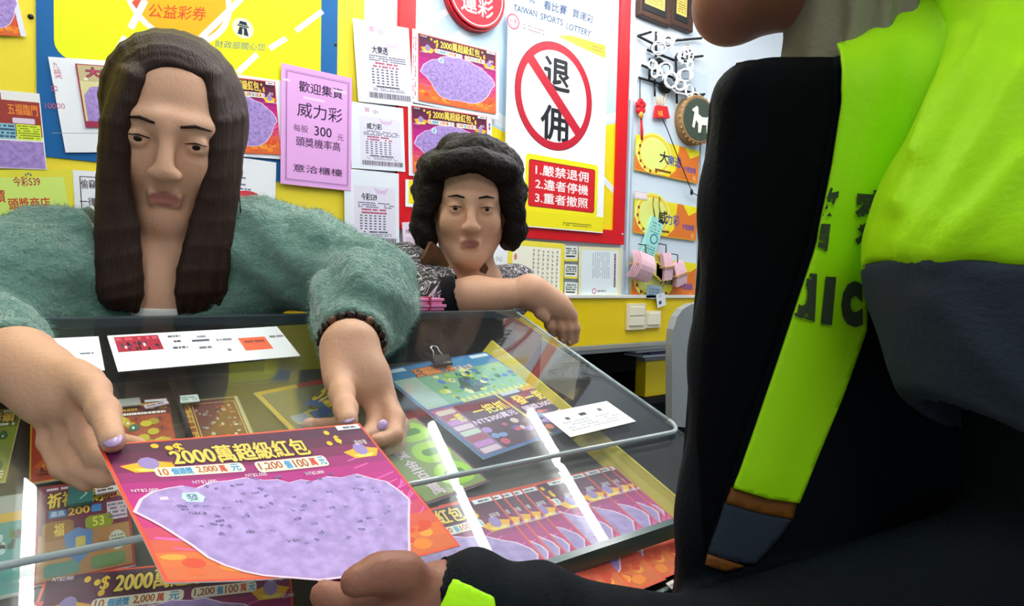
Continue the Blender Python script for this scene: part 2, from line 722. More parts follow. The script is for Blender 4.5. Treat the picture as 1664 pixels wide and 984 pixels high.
S.poly([(mu - .009 / S.W, mv - .007 / S.H), (mu - .006 / S.W, mv - .014 / S.H), (mu + .006 / S.W, mv - .014 / S.H), (mu + .009 / S.W, mv - .007 / S.H)], '14203a', 6)
S.rect(mu - .0015 / S.W, mv + .001 / S.H, mu + .0015 / S.W, mv + .014 / S.H, 'e4ecc8', 7)
S.tquad('財政部關心您', ((350, 65), (431, 71), (430, 83), (349, 77)), '5a6a86', 5, .0)
S.build('lottery_sign', 'bright yellow lottery sign with blue corners and an orange disc, above the woman in green', 'sign')


# ---- the purple scratch ticket with a big lavender patch
BLOB = [(.03, .56), (.07, .45), (.12, .40), (.175, .35), (.23, .335), (.28, .285), (.36, .25), (.43, .255), (.5, .235), (.57, .25), (.63, .245), (.70, .285), (.79, .31), (.86, .375), (.92, .42), (.965, .49), (.975, .545),
        (.925, .62), (.89, .72), (.81, .83), (.72, .885), (.62, .90), (.5, .89), (.4, .905), (.27, .88), (.2, .79), (.155, .69), (.09, .62)]


def ticket2000(S, detail=1, held=False):
    # body colours of the print: plum top, magenta middle, orange foot
    S.rect(0, 0, 1, 1, 'e8502a', 1)
    cols = ['4a1438', '5a123e', '7a1250', '98126a', 'b0147c', 'bc1680', 'c0187c', 'c42274', 'cc4060', 'd85a40', 'e07030', 'd86a34']
    for k, c in enumerate(cols):
        v0 = .012 + k * .976 / len(cols)
        S.rect(.01, v0, .99, v0 + .976 / len(cols) + .001, c, 2)
    rg = random.Random(3)
    for k in range(26):            # slanting pink rays
        side = rg.random() < .5
        u = rg.uniform(.02, .2) if side else rg.uniform(.8, .95)
        v = rg.uniform(.3, .8)
        L = rg.uniform(.05, .16)
        q = [(u, v), (min(.985, u + L), v - L * .35)] if not side else [(u, v), (u + L, v + L * .3)]
        S.line(q, .0011, 'ee66b8', 3)
    for k in range(26):            # orange flames and clouds along the foot
        u = rg.uniform(.04, .96)
        v = rg.uniform(.90, .965) if .2 < u < .8 else rg.uniform(.78, .96)
        S.ell(u, v, rg.uniform(.02, .045), rg.uniform(.018, .035), rg.choice(['f08a2a', 'f4a43a', 'd8481e', 'e8682a']), 4, n=10)
    # gold ingots with a lavender nugget, top corners
    for cu, cv, s in ((.115, .2, 1), (.905, .235, -1)):
        S.poly([(cu - .085, cv + .0), (cu - .03, cv - .02), (cu, cv - .06), (cu + .035, cv - .02), (cu + .085, cv), (cu + .05, cv + .06), (cu - .05, cv + .06)], 'f2b41e', 5)
        S.poly([(cu - .05, cv + .03), (cu + .05, cv + .03), (cu + .03, cv + .055), (cu - .03, cv + .055)], 'fae26a', 6)
        S.ell(cu, cv - .01, .032, .05, '9a86c2', 7, n=9)
    for cu, cv in ((.2, .075), (.225, .14), (.81, .06), (.835, .13), (.79, .15), (.16, .05)):
        S.ell(cu, cv, .013, .02, 'f2c024', 6, n=8)
    S.text('$', .215, .04, .245, .13, 'f6c82a', 7, .02)
    S.text('$', .825, .09, .85, .165, 'f6c82a', 7, .02)
    blob, tt, sa, sb_ = held[:4] if held else (BLOB, (.27, .025, .775, .15), (.20, .172, .545, .238), (.575, .172, .845, .238))
    S.text('2000萬超級紅包', *tt, 'f4cf5a', 8, .03, outline='2c0c14')
    for (u0, v0, u1, v1), bits in ((sa, (('10', 0, .12, 'c2641a'), ('個頭獎', .14, .40, '2a9ad0'), ('2,000', .43, .69, 'c2641a'), ('萬', .70, .80, 'd8401c'), ('元', .84, .98, '2a9ad0'))),
                                   (sb_, (('1,200', 0, .34, 'b0561a'), ('個', .36, .47, '2a9ad0'), ('100', .49, .72, 'b0561a'), ('萬', .74, .86, 'd8401c'), ('元', .88, 1, '2a9ad0')))):
        S.rrect(u0, v0, u1, v1, .003, 'f6f0d8', 7)
        for tx, a_, b_, c_ in bits:
            w_, h_ = (u1 - u0) * .95, v1 - v0
            S.text(tx, u0 + .012 + a_ * w_, v0 + h_ * .14, u0 + .006 + b_ * w_, v1 - h_ * .14, c_, 9, .03)
    for u, v in (held[5] if held else ((.03, .285), (.36, .262), (.60, .252), (.03, .055), (.93, .31))):
        S.text('NT$2,000', u, v - .035, u + .075, v - .01, 'f2e8f2', 7, .01)
    S.rect(.87, .01, .985, .05, 'f0f2f4', 8)
    S.print_rows(.88, .018, .975, .045, 1, '3a3a44', 9, .7, .6, 5)
    S.text('過年發', .9, .15, .96, .19, 'f6f0f0', 8, .0)
    # the lavender patch with its pale rim
    c = np.array([.5, .57])
    rim = [tuple(c + (np.array(p) - c) * 1.022) for p in blob]
    S.poly(rim, 'f4d8ec', 9)
    S.poly(blob, scratch_mat(), 10, part='scratch_panel')
    rg = random.Random(11)
    for k in range(70 if detail else 30):
        a, r = rg.uniform(0, 6.28), math.sqrt(rg.random())
        u, v = .5 + .40 * r * math.cos(a), .58 + .25 * r * math.sin(a)
        w = rg.uniform(.006, .014)
        for j in range(3):
            S.rect(u + j * w * .7, v + rg.uniform(-.006, .006), u + j * w * .7 + w * .55, v + rg.uniform(.008, .02), rg.choice(['66598c', '5c5084', '7d6ca8', '75689c']), 12, part='scratch_panel')
    pu, pv = held[4] if held else (.28, .337)
    S.poly([(pu + a_, pv + b_) for a_, b_ in ((-.035, 0), (-.025, -.037), (.02, -.037), (.035, 0), (.02, .038), (-.025, .03))], 'cdeaf4', 13, part='scratch_panel')
    S.text('發', pu - .02, pv - .027, pu + .015, pv + .023, '2a5a78', 14, .01, part='scratch_panel')


def patch_ticket(S, seed, ground, band, patch, accent, title=None, tcol='f4cf5a'):
    """another scratch ticket design: header band, picture patches, number grid"""
    rg = random.Random(seed)
    S.rect(.0, .0, 1, 1, accent, 1)
    S.rect(.02, .015, .98, .985, ground, 2)
    S.rect(.02, .015, .98, .27, band, 3)
    if title:
        S.text(title, .12, .05, .88, .2, tcol, 5, .03, outline='30101a')
    S.rect(.62, .02, .97, .06, 'eef2f4', 5)
    S.print_rows(.08, .21, .92, .26, 1, 'f4f0e0', 5, .8, .7, seed)
    for k in range(9):
        u, v = rg.uniform(.08, .85), rg.uniform(.3, .85)
        pts = [(u + rg.uniform(.05, .13) * math.cos(a), v + rg.uniform(.035, .09) * math.sin(a)) for a in np.linspace(0, 6.28, 9)[:-1]]
        pts = [(min(.97, max(.03, p[0])), min(.97, max(.03, p[1]))) for p in pts]
        S.poly(pts, rg.choice(patch), 6 + k % 3)
        S.ell(min(.95, max(.05, u)), v, .018, .02, rg.choice(['20283a', 'f8f4e8', accent]), 10, n=8)
    S.print_rows(.06, .86, .94, .965, 3, rg.choice(['f4ecd8', '2a2030']), 11, .7, .5, seed + 1)


def wall_ticket(tl, tr, bl, lift, label, sheet=None, **k):
    s = wall_sheet(tl, tr, bl, lift)
    ticket2000(s)
    return s.build('scratch_ticket', label, 'lottery ticket', 'purple scratch tickets on the wall')


# white sheet with one ticket, left of the woman
S = wall_sheet((78, 92), (262, 104), (54, 248), .012)
for b_, x0, y0, x1, y1 in (('九', 84, 100, 96, 112), ('獎', 86, 112, 102, 128), ('中', 82, 136, 95, 154), ('10000', 72, 167, 106, 177)):
    S.tpx(b_, x0, y0, x1, y1, 'c0627e', 1)
S.line([S.px(84, 216), S.px(200, 217)], .001, '9aa6b4', 1)
S.build('ticket_backing_sheet', 'white sheet with red handwriting beside a taped ticket, behind the woman in green', 'paper')
S = wall_sheet((122, 103), (246, 112), (104, 206), .0140)
patch_ticket(S, 5, 'dfd9a0', 'c8b98a', ['7e86b8', '6e78b0', 'c8604a', '9fd0d8', 'b03c4a'], '9c2f3c', '大吉大利', 'c84a70')
S.poly([(.05, .95), (.05, .5), (.14, .36), (.3, .33), (.42, .45), (.45, .8), (.4, .93)], scratch_mat(), 12, part='scratch_panel')
S.poly([(.52, .4), (.7, .28), (.78, .42), (.68, .58), (.54, .55)], scratch_mat(), 12, part='scratch_panel')
S.rect(.0, .9, 1, 1, '9c2f4c', 13)
S.build('scratch_ticket', 'cream and blue scratch ticket on the white sheet with red handwriting', 'lottery ticket')

# white sheet with ticket on the other side of her head
S = wall_sheet((318, 111), (456, 131), (310, 248), .0125)
S.build('ticket_backing_sheet', 'white sheet carrying a purple ticket, beside the pink notice', 'paper')
wall_ticket((318, 118), (447, 133), (305, 244), .0145, 'purple scratch ticket on the wall beside the pink notice, half behind the hair')

# tickets at the edge of the picture
S = wall_sheet((-62, 140), (64, 152), (-75, 270), .012)
S.rect(0, 0, 1, 1, 'f6f2ea', 1)
S.rect(.01, .03, .985, .58, '9a3a34', 2)
S.rect(.48, .03, .985, .12, 'f2f0ec', 3)
S.text('五福臨門', .55, .16, .95, .3, 'ea8a3a', 4, .02)
S.rrect(.6, .34, .9, .41, .002, 'e6d6ea', 3)
S.rect(.64, .42, .97, .62, 'd9ee3c', 4)
S.print_rows(.66, .43, .95, .61, 6, '46582a', 5, .8, .4, 3)
S.rect(.3, .42, .63, .62, '8fc4d8', 4)
S.print_rows(.32, .43, .62, .61, 4, '2a4860', 5, .8, .6, 4)
S.rect(.01, .64, .985, .99, scratch_mat(), 4, part='scratch_panel')
S.build('scratch_ticket', 'red and lavender scratch ticket with a lime number table, on the yellow board', 'lottery ticket')
S = wall_sheet((-110, -70), (15, -58), (-122, 52), .012)
ticket2000(S, 0)
S.rect(.92, 0, 1, 1, 'e4e8f4', 9)
S.build('scratch_ticket', 'dark purple scratch ticket at the very top edge of the yellow board', 'lottery ticket')

# lime notice
S = wall_sheet((-40, 276), (119, 275), (-46, 420), .011, base='e9e244')
S.rect(.02, .09, .88, .98, 'd6f07a', 1)
S.tpx('今彩539', 20, 287, 66, 302, 'b2483c', 2, .02, part='lettering')
S.tpx('賀', -6, 308, 10, 329, 'c23a2a', 2, .02, part='lettering')
S.tpx('頭獎商店', 12, 322, 83, 339, 'c8462c', 2, .02, part='lettering')
S.tpx('今彩539獎金頭彩獎', 0, 346, 92, 354, '4a5a2c', 2, .01)
S.tpx('中獎號碼六 第一期 店', 6, 361, 70, 369, '4a5a2c', 2, .01)
S.ell(*S.px(8, 382), .02, .035, '8a3a2c', 2, n=14)
S.tpx('台灣彩券', 16, 378, 42, 388, '3a4a2c', 2, .01)
for k in range(3):
    S.ell(*S.px(46 + 4 * (k - 1), 284 - 2 * (k == 1)), .009, .016, '49707a', 3, n=10)
S.build('prize_notice', 'lime green winning shop notice on the yellow board beside the black framed notice', 'notice')

# black framed notice
S = wall_sheet((118, 276), (215, 282), (113, 400), .0115)
S.frame(.11, .08, .95, .95, .0015, '1c2030', 1)
S.tpx('偷竊', 131, 291, 156, 307, '1c2030', 2, .01)
S.tpx('一律', 129, 320, 156, 335, '1c2030', 2, .01)
S.tpx('送辦', 128, 348, 155, 363, '1c2030', 2, .01)
S.build('warning_notice', 'white notice with a thin black frame, partly behind the hair of the woman', 'notice')

# white sheet with red oval
S = wall_sheet((352, 250), (449, 264), (344, 400), .0105)
u, v = S.px(402, 325)
S.ell(u, v, .26, .105, 'd03848', 2)
S.tpx('四區店', 389, 317, 418, 325, 'f6dce0', 3, .015)
S.tpx('有福氣!', 386, 326, 419, 334, 'f6dce0', 3, .015)
for yy, w in ((286, 14), (297, 14), (304, 22)):
    u0, v0 = S.px(384, yy)
    S.print_rows(u0, v0, u0 + w / 90, v0 + .02, 1, '56607a', 2, .9, .9, yy)
S.build('shop_notice', 'white notice with a red oval, just above the shoulder of the green sweater', 'notice')
# a blue under-edge of the sign is part of the sign itself; small white label above the shoulder
S = wall_sheet((472, 372), (515, 374), (470, 392), .0085)
S.print_rows(.1, .2, .9, .8, 2, '8a94a0', 1)
S.build('paper_slip', 'small white slip at the lower edge of the yellow board', 'paper')

# ---- pink notice
S = wall_sheet((457, 102), (572, 127), (446, 297), .016, .0012, 'e8aeea')
S.frame(.075, .055, .945, .955, .0014, '6a3a78', 1)
S.frame(.06, .042, .96, .967, .0008, '9a62a8', 1)
for b_, u0, v0, u1, v1, bd in (('歡迎集資', .24, .115, .86, .205, .02), ('威力彩', .22, .29, .86, .415, .01), ('每股', .17, .485, .37, .545, 0), ('300', .46, .475, .705, .555, .02), ('元', .79, .515, .88, .57, 0), ('頭獎機率高', .205, .585, .835, .665, .01), ('意洽櫃檯', .17, .82, .87, .885, .01)):
    S.text(b_, u0, v0, u1, v1, '3c2048', 2, bd)
for u, v, w in ((.02, .12, .1), (.72, .13, .2), (.3, .24, .3)):
    S.rect(u, v, u + w, v + .02, 'f6d6f4', 3)
S.build('pink_notice', 'pink paper notice in a thin double border, beside the column of betting slips', 'notice')


# ---- betting slips on long white paper
def receipt(tl, tr, bl, lift, logo, label, seed, hand=None):
    S = wall_sheet(tl, tr, bl, lift, base='e9f1fa')
    S.rect(.17, .2, .93, .95, 'e6e4f4', 1)
    S.poly([(.52, .2), (.6, .24), (.72, .24), (.8, .2), (.74, .29), (.58, .29)], 'dcc4e6', 2)
    S.text(logo, .3, .29, .58, .385, '20223a', 3, .03)
    S.print_rows(.24, .4, .9, .48, 3, '5a5c78', 3, .85, .5, seed)
    S.print_rows(.3, .48, .76, .56, 2, 'b04a68', 3, .85, .6, seed + 1)
    for r in range(6):
        for c in range(6):
            S.rect(.27 + c * .085, .57 + r * .034, .27 + c * .085 + .045, .57 + r * .034 + .016, '5a5c74', 3)
    S.print_rows(.34, .775, .78, .8, 1, '30324a', 3, .9, .8, seed + 2)
    S.print_rows(.28, .805, .85, .845, 2, '7a7c94', 3, .8, .5, seed + 3)
    S.barcode(.2, .865, .95, .935, z=3, seed=seed)
    if hand:
        S.text(hand[0], .27, .06, .36, .13, 'c85a8a', 3)
        S.text(hand[1], .42, .08, .52, .15, '9a8ab0', 3)
    return S.build('betting_slip', label, 'betting slip', 'betting slips in a column')


receipt((573, 29), (664, 46), (566, 163), .0160, '大樂透', 'white betting slip at the top of the column beside the red frame', 1, ('賀', '中'))
receipt((567, 164), (655, 176), (559, 272), .0155, '威力彩', 'white betting slip in the middle of the column beside the red frame', 2, ('賀', '中'))
receipt((559, 273), (648, 282), (549, 402), .0150, '今彩539', 'white betting slip at the foot of the column beside the red frame', 3)

# ---- red framed sports lottery sign
X0, X1, Z0, Z1 = .651, 1.448, 1.393, 2.25
rb = empty('sports_lottery_sign', ((X0 + X1) / 2, WALL - .01, (Z0 + Z1) / 2), 'large sports lottery sign in a red frame behind the older woman', 'sign')
m_red = mat('red frame', 'd0121e', rough=.35)
FWd = .044
fr = MB()
for lo, hi in (((X0, Z0), (X0 + FWd, Z1)), ((X1 - FWd, Z0), (X1, Z1)), ((X0 + FWd, Z0), (X1 - FWd, Z0 + FWd)), ((X0 + FWd, Z1 - FWd), (X1 - FWd, Z1))):
    fr.box((lo[0], WALL - .014, lo[1]), (hi[0], WALL - .0005, hi[1]), .001)
fr.build('frame', m_red, rb)
sb = MB()
for q in ((1012, 381),):
    sb.ball(on_y(*q, WALL - .0145), (.005, .002, .005))
sb.build('screw', m_steel, rb)
S = Sheet((X0 + FWd, WALL - .004, Z1 - FWd), (X1 - FWd, WALL - .004, Z1 - FWd), bl=(X0 + FWd, WALL - .004, Z0 + FWd), N=(0, -1, 0), thick=.003, base='c4e0f4')
# pale blue ground, yellow sweep along the foot and the far side
S.poly([(0, .68), (.30, .66), (.6, .74), (.8, .62), (1, .56), (1, 1), (0, 1)], 'f6e01a', 1)
S.poly([(.0, .62), (.3, .6), (.62, .69), (.8, .58), (1, .515), (1, .545), (.8, .61), (.6, .725), (.3, .65), (0, .67)], 'eef6fb', 2)
S.poly([(.9, .76), (1, .82), (1, .85), (.9, .79)], 'e6eef0', 2)
S.poly([(.0, .5), (.36, .25), (.36, .3), (0, .56)], 'e4f1fa', 1)
S.poly([(.0, .4), (.3, .2), (.3, .215), (0, .43)], 'f4fafd', 1)
S.poly([S.px(905, 42), S.px(1012, 8), S.px(1012, 14), S.px(912, 46)], 'f2f8fc', 2)
for b_, qd in (('看比賽', ((884, 0), (922, 10), (920, 25), (883, 14))), ('買運彩', ((931, 14), (965, 26), (963, 39), (930, 27))), ('玩', ((859, -10), (870, -6), (869, 6), (858, 2))),
               ('TAIWAN', ((835, 7), (873, 18), (872, 28), (834, 17))), ('SPORTS', ((879, 21), (915, 32), (914, 42), (878, 31))), ('LOTTERY', ((921, 37), (961, 50), (959, 60), (920, 47)))):
    S.tquad(b_, qd, '14305c', 3, .02)
o = S.build('panel', None, None)
bpy.context.view_layer.update()
mw = o.matrix_world.copy()
o.parent = rb
o.matrix_parent_inverse = rb.matrix_world.inverted()
o.matrix_world = mw
# round red boss on the sign
bc = on_y(772, -8, WALL - .02)
fb = Matrix.Translation(Vector((bc[0], WALL - .006, bc[2]))) @ Matrix.Rotation(math.radians(90), 4, 'X')
bb = MB()
for r_, h0, h1 in ((.092, 0, .018), (.086, .018, .024)):
    bb.tube([fb @ Vector((0, 0, h0)), fb @ Vector((0, 0, h1))], r_, 40)
boss = bb.build('round_boss', mat('dark red boss', 'b01020', rough=.3), rb)
S2 = Sheet((bc[0] - .09, WALL - .0305, bc[2] + .09), (bc[0] + .09, WALL - .0305, bc[2] + .09), bl=(bc[0] - .09, WALL - .0305, bc[2] - .09), N=(0, -1, 0))
S2.items = {None: []}
S2.ell(.5, .5, .46, .46, 'e01c30', 1, n=48)
S2.ring(.5, .5, .45, .45, .035, 'f8e8ea', 2)
S2.text('運彩', .24, .52, .78, .80, 'fdf4f4', 2, .02)
me = S2._mesh('boss_print', S2.items[None], None, False)
bo = bpy.data.objects.new('boss_face', me)
C.objects.link(bo)
bo.matrix_world = S2.matrix()
mw = bo.matrix_world.copy()
bo.parent = rb
bo.matrix_parent_inverse = rb.matrix_world.inverted()
bo.matrix_world = mw

# ---- two purple tickets on white backing in the red frame
S = wall_sheet((670, 46), (812, 86), (661, 164), .0175)
S.print_rows(.005, .1, .05, .95, 2, 'c05878', 1, .6, .4, 9, vertical=True)
S.build('ticket_backing_sheet', 'white sheet carrying the upper purple ticket, hung in the red framed sign', 'paper')
wall_ticket((679, 53), (806, 85), (670, 161), .0155 + .0045, 'purple scratch ticket in the red framed sign, upper of two')
S = wall_sheet((663, 167), (799, 190), (655, 284), .0165)
S.print_rows(.95, .1, .99, .95, 1, '6a5a8a', 1, .7, .6, 10, vertical=True)
S.build('ticket_backing_sheet', 'white sheet carrying the lower purple ticket, above the curly hair', 'paper')
wall_ticket((668, 171), (791, 189), (660, 280), .019, 'purple scratch ticket just above the curly black hair, lower of two')

S = wall_sheet((659, 291), (740, 300), (655, 335), .016)
S.rect(.06, .02, .96, .88, 'efe01c', 1)
S.build('yellow_card', 'small yellow card with white edge beside the curly hair', 'card')
S = wall_sheet((653, 361), (686, 360), (651, 412), .017, base='efdcee')
S.text('大樂透', .15, .22, .5, .36, '3a2440', 2, .02)
S.rect(.6, .22, .88, .38, '8a7a90', 2)
for r in range(7):
    for c in range(6):
        S.rect(.15 + c * .11, .5 + r * .06, .15 + c * .11 + .06, .5 + r * .06 + .03, 'a894b0', 2)
S.build('betting_slip', 'small pink betting slip on the red frame beside the older woman', 'betting slip')

# ---- no-kickback poster
S = Sheet((.968, WALL - .02, 2.006), (1.346, WALL - .02, 2.006), bl=(.968, WALL - .02, 1.424), N=(0, -1, 0), base='f8fafb')
lu, lv = S.px(834, 35)
S.ring(lu, lv, .021 / S.W, .021 / S.H, .2, 'c04a62', 2, part='logo')
S.text('台灣', lu - .03, lv - .018, lu + .03, lv + .018, 'b84a62', 2, .01, part='logo')
u0, v0 = S.px(850, 36)
S.print_rows(u0, v0, u0 + .2, v0 + .035, 2, '8a7a86', 2, .7, .5, 4)
S.poly([S.px(905, 58), S.px(930, 58), S.px(984, 74), S.px(984, 95), S.px(950, 80)], 'f8e23c', 1)
u0, v0 = S.px(957, 70)
S.print_rows(u0, v0, u0 + .18, v0 + .03, 2, '8a7a40', 2, .7, .5, 5)
cu, cv = S.px(902, 157)
ru = (S.px(963, 170)[0] - S.px(839, 140)[0]) / 2
rv = (S.px(905, 247)[1] - S.px(902, 72)[1]) / 2
S.ring(cu, cv, ru, rv, .145, 'b8142c', 5, part='prohibition_ring')
S.ring(cu, cv, ru * 1.01, rv * 1.01, .012, '4a1420', 6, part='prohibition_ring')
ang = math.radians(40)
w_ = .030
pa_ = (cu - ru * .93 * math.cos(math.radians(42)), cv - rv * .93 * math.sin(math.radians(42)))
pb_ = (cu + ru * .93 * math.cos(math.radians(42)), cv + rv * .93 * math.sin(math.radians(42)))
S.line([pa_, pb_], w_, 'b8142c', 7, part='prohibition_ring')
S.tpx('退', 885, 90, 925, 152, '14161c', 3, .035, part='upper_character')
S.tpx('佣', 880, 168, 922, 232, '14161c', 3, .035, part='lower_character')
a_, b_ = S.px(858, 254), S.px(967, 349)
S.rrect(a_[0] - .02, a_[1] - .015, b_[0] + .02, b_[1] + .015, .012, 'f8ea1e', 2, part='rule_panel')
S.rrect(a_[0] + .01, a_[1] + .01, b_[0] - .012, b_[1] - .008, .008, '4a1016', 3, part='rule_panel')
S.rrect(a_[0] + .015, a_[1] + .013, b_[0] - .017, b_[1] - .011, .008, 'd01c26', 4, part='rule_panel')
for k, tx in enumerate(('1.嚴禁退佣', '2.違者停機', '3.重者撤照')):
    h = b_[1] - a_[1]
    v0 = a_[1] + (.12 + k * .275) * h
    S.text(tx, a_[0] + .075, v0, b_[0] - .085, v0 + h * .21, 'fbf4f2', 5, .025, part='rule_panel')
S.rect(0, .915, 1, .995, 'f2e61c', 1)
u0, v0 = S.px(915, 360)
S.print_rows(u0, v0, u0 + .3, v0 + .02, 2, '6a6420', 2, .9, .5, 6)
S.build('prohibition_poster', 'white poster with a red prohibition ring and a red panel of rules', 'poster')

# ---- papers under the red frame
S = wall_sheet((796, 385), (830, 392), (795, 470), .012)  # white base paints the glare beside the certificate as a sheet
S.tpx('小心', 806, 415, 816, 425, '2a3a6a', 2)
S.build('paper_slip', 'glare painted as a white sheet just behind the patterned shoulder, under the red frame', 'paper')
S = wall_sheet((826, 388), (918, 396), (820, 481), .0125, base='f2e24a')
S.rect(.08, .1, .93, .9, 'f6f4e0', 1)
rg = random.Random(4)
for c in range(6):
    for r in range(9):
        u = .42 + c * .085
        v = .16 + r * .078
        S.line([(u, v), (u + .035, v + rg.uniform(-.02, .02)), (u + .012, v + .045)], .0018, '3a3c34', 2)
for r in range(5):
    S.line([(.2 + .03 * r, .45 + .06 * r), (.23 + .03 * r, .5 + .06 * r)], .0015, 'b0786a', 2)
S.ell(.13, .3, .025, .06, 'd87a7a', 2, n=12)
S.build('handwritten_certificate', 'yellow edged sheet of black handwriting under the red frame', 'certificate')
for k, (y0, y1) in enumerate(((399, 424), (429, 452), (458, 482))):
    S = wall_sheet((918, y0), (939, y0 + 1), (916, y1), .013 + .0005 * k, base='e6ebe2')
    S.print_rows(.08, .1, .9, .55, 3, '3a4a4c', 2, .8, .6, k)
    S.rect(.1, .62, .8, .72, '2a3034', 2)
    S.rect(0, .86, 1, 1, 'eada3a', 2)
    S.build('betting_slip', 'narrow betting slip between the two framed sheets, ' + ('top one', 'middle one', 'bottom one')[k], 'betting slip', 'narrow slips under the red frame')
S = wall_sheet((941, 400), (1010, 403), (936, 484), .0135, base='e6e2b0')
S.rect(.06, .06, .92, .93, 'e4f0f4', 1)
S.print_rows(.3, .1, .72, .62, 9, '8a98a6', 2, .95, .3, 8, vertical=True)
S.print_rows(.82, .12, .87, .8, 1, '7a4a4a', 2, .95, .9, 9, vertical=True)
S.ring(.36, .87, .05, .055, .3, 'c03a5a', 2)
S.print_rows(.44, .85, .64, .89, 1, '6a6a7a', 2, .9, .8, 10)
S.build('printed_notice', 'pale notice of small vertical print with a red seal under the red frame', 'notice')

# ================================================================== right part of the wall
# clear pocket panel that carries the game cards
pk = empty('pocket_panel', (1.66, WALL - .006, 1.5), 'clear pocket panel holding the game cards beside the red frame', 'panel')
MB().box((1.462, WALL - .0035, 1.235), (1.86, WALL - .0005, 2.02), .0006).build('backing', mat('pale blue acrylic', 'd6e6f2', rough=.25), pk)
for x in (1.462, 1.478, 1.83):
    MB().box((x, WALL - .008, 1.235), (x + .004, WALL - .0032, 1.86), .0006).build('rail', mat('rail grey', 'b6c4d0', rough=.25), pk)


def game_card(tl, tr, bl, name_, label):
    S = wall_sheet(tl, tr, bl, .011, .0015, 'f4e22c')
    S.poly([(.66, 0), (1, 0), (1, 1), (.5, 1), (.62, .75)], 'e27a2c', 1)
    S.poly([(0, .55), (.22, 1), (0, 1)], 'e27a2c', 1)
    S.ell(.28, .42, .27, .6, 'e8ef86', 2, n=30)
    S.ring(.28, .42, .24, .54, .12, 'f6d028', 3)
    S.poly([(.75, 0), (1, 0), (1, .12), (.85, .3)], 'f2e61c', 4)
    for k in range(6):
        a = math.radians(200 - 26 * k)
        cu_, cv_ = .25 + .20 * math.cos(a), .45 + .48 * math.sin(a)
        if 0.02 < cv_ < .95:
            S.rect(cu_ - .014, cv_ - .04, cu_ + .014, cv_ + .04, '8a3a1c', 5)
    S.text(name_[0], .36, .28, .5, .62, '16181c', 6, .03)
    S.text(name_[1], .49, .34, .70, .64, '2446a0', 6, .02)
    S.text('中獎號碼', .75, .55, .95, .72, '3a4aa8', 6, .015)
    S.rect(.3, .82, .55, .88, '7a4a1c', 5)
    S.text('元', .9, .8, .96, .93, 'f6e8a0', 6, .0)
    S.line([(0, .985), (1, .985)], .004, 'd8a028', 6)
    return S.build('game_card', label, 'game card', 'yellow and orange game cards')


game_card((1034, 218), (1137, 246), (1031, 276), ('大', '樂透'), 'yellow and orange game card highest on the clear pocket panel')
game_card((1032, 318), (1134, 337), (1030, 378), ('威', '力彩'), 'yellow and orange game card behind the hanging mint slip pad')
game_card((1029, 415), (1132, 428), (1026, 482), ('今', '彩539'), 'yellow and orange game card behind the hanging pink bundles')
S = wall_sheet((1032, 309), (1052, 312), (1031, 322), .0125, base='efe4ea')
S.frame(.05, .1, .95, .9, .0008, 'b05a7a', 1)
S.build('paper_slip', 'tiny white slip tucked above the middle game card', 'paper')

# wooden plaques at the top
for (tl, tr, bl, lab) in (((1034, -60), (1086, -44), (1034, 28), 'dark wood plaque with a gold plate, the one next to the red frame'),
                          ((1086, -46), (1121, -36), (1087, 44), 'dark wood plaque with a gold plate, the one next to the officer')):
    a, b, c = on_y(*tl, WALL), on_y(*tr, WALL), on_y(*bl, WALL)
    x0, x1, z1, z0 = a[0], b[0], a[2], c[2]
    t = empty('award_plaque', ((x0 + x1) / 2, WALL - .01, (z0 + z1) / 2), lab, 'plaque', 'wooden plaques high on the wall')
    MB().box((x0, WALL - .022, z0), (x1, WALL - .001, z1), .004).build('board', mat('dark stained wood', '3a2418', rough=.4, mottled=.25, mscale=30), t)
    MB().box((x0 + .012, WALL - .0235, z0 + .02), (x1 - .03, WALL - .0215, z1 - .02), .0005).build('black_plate', m_black, t)
    S = Sheet((x0 + .02, WALL - .0245, z0 + .11), (x1 - .04, WALL - .0245, z0 + .11), H=.07, N=(0, -1, 0), base='d8b85a')
    S.print_rows(.1, .1, .9, .9, 7, '6a5020', 1, .85, .45, 3)
    g = S.build('gold_plate', None, None)
    mw = g.matrix_world.copy()
    g.parent = t
    g.matrix_parent_inverse = t.matrix_world.inverted()
    g.matrix_world = mw

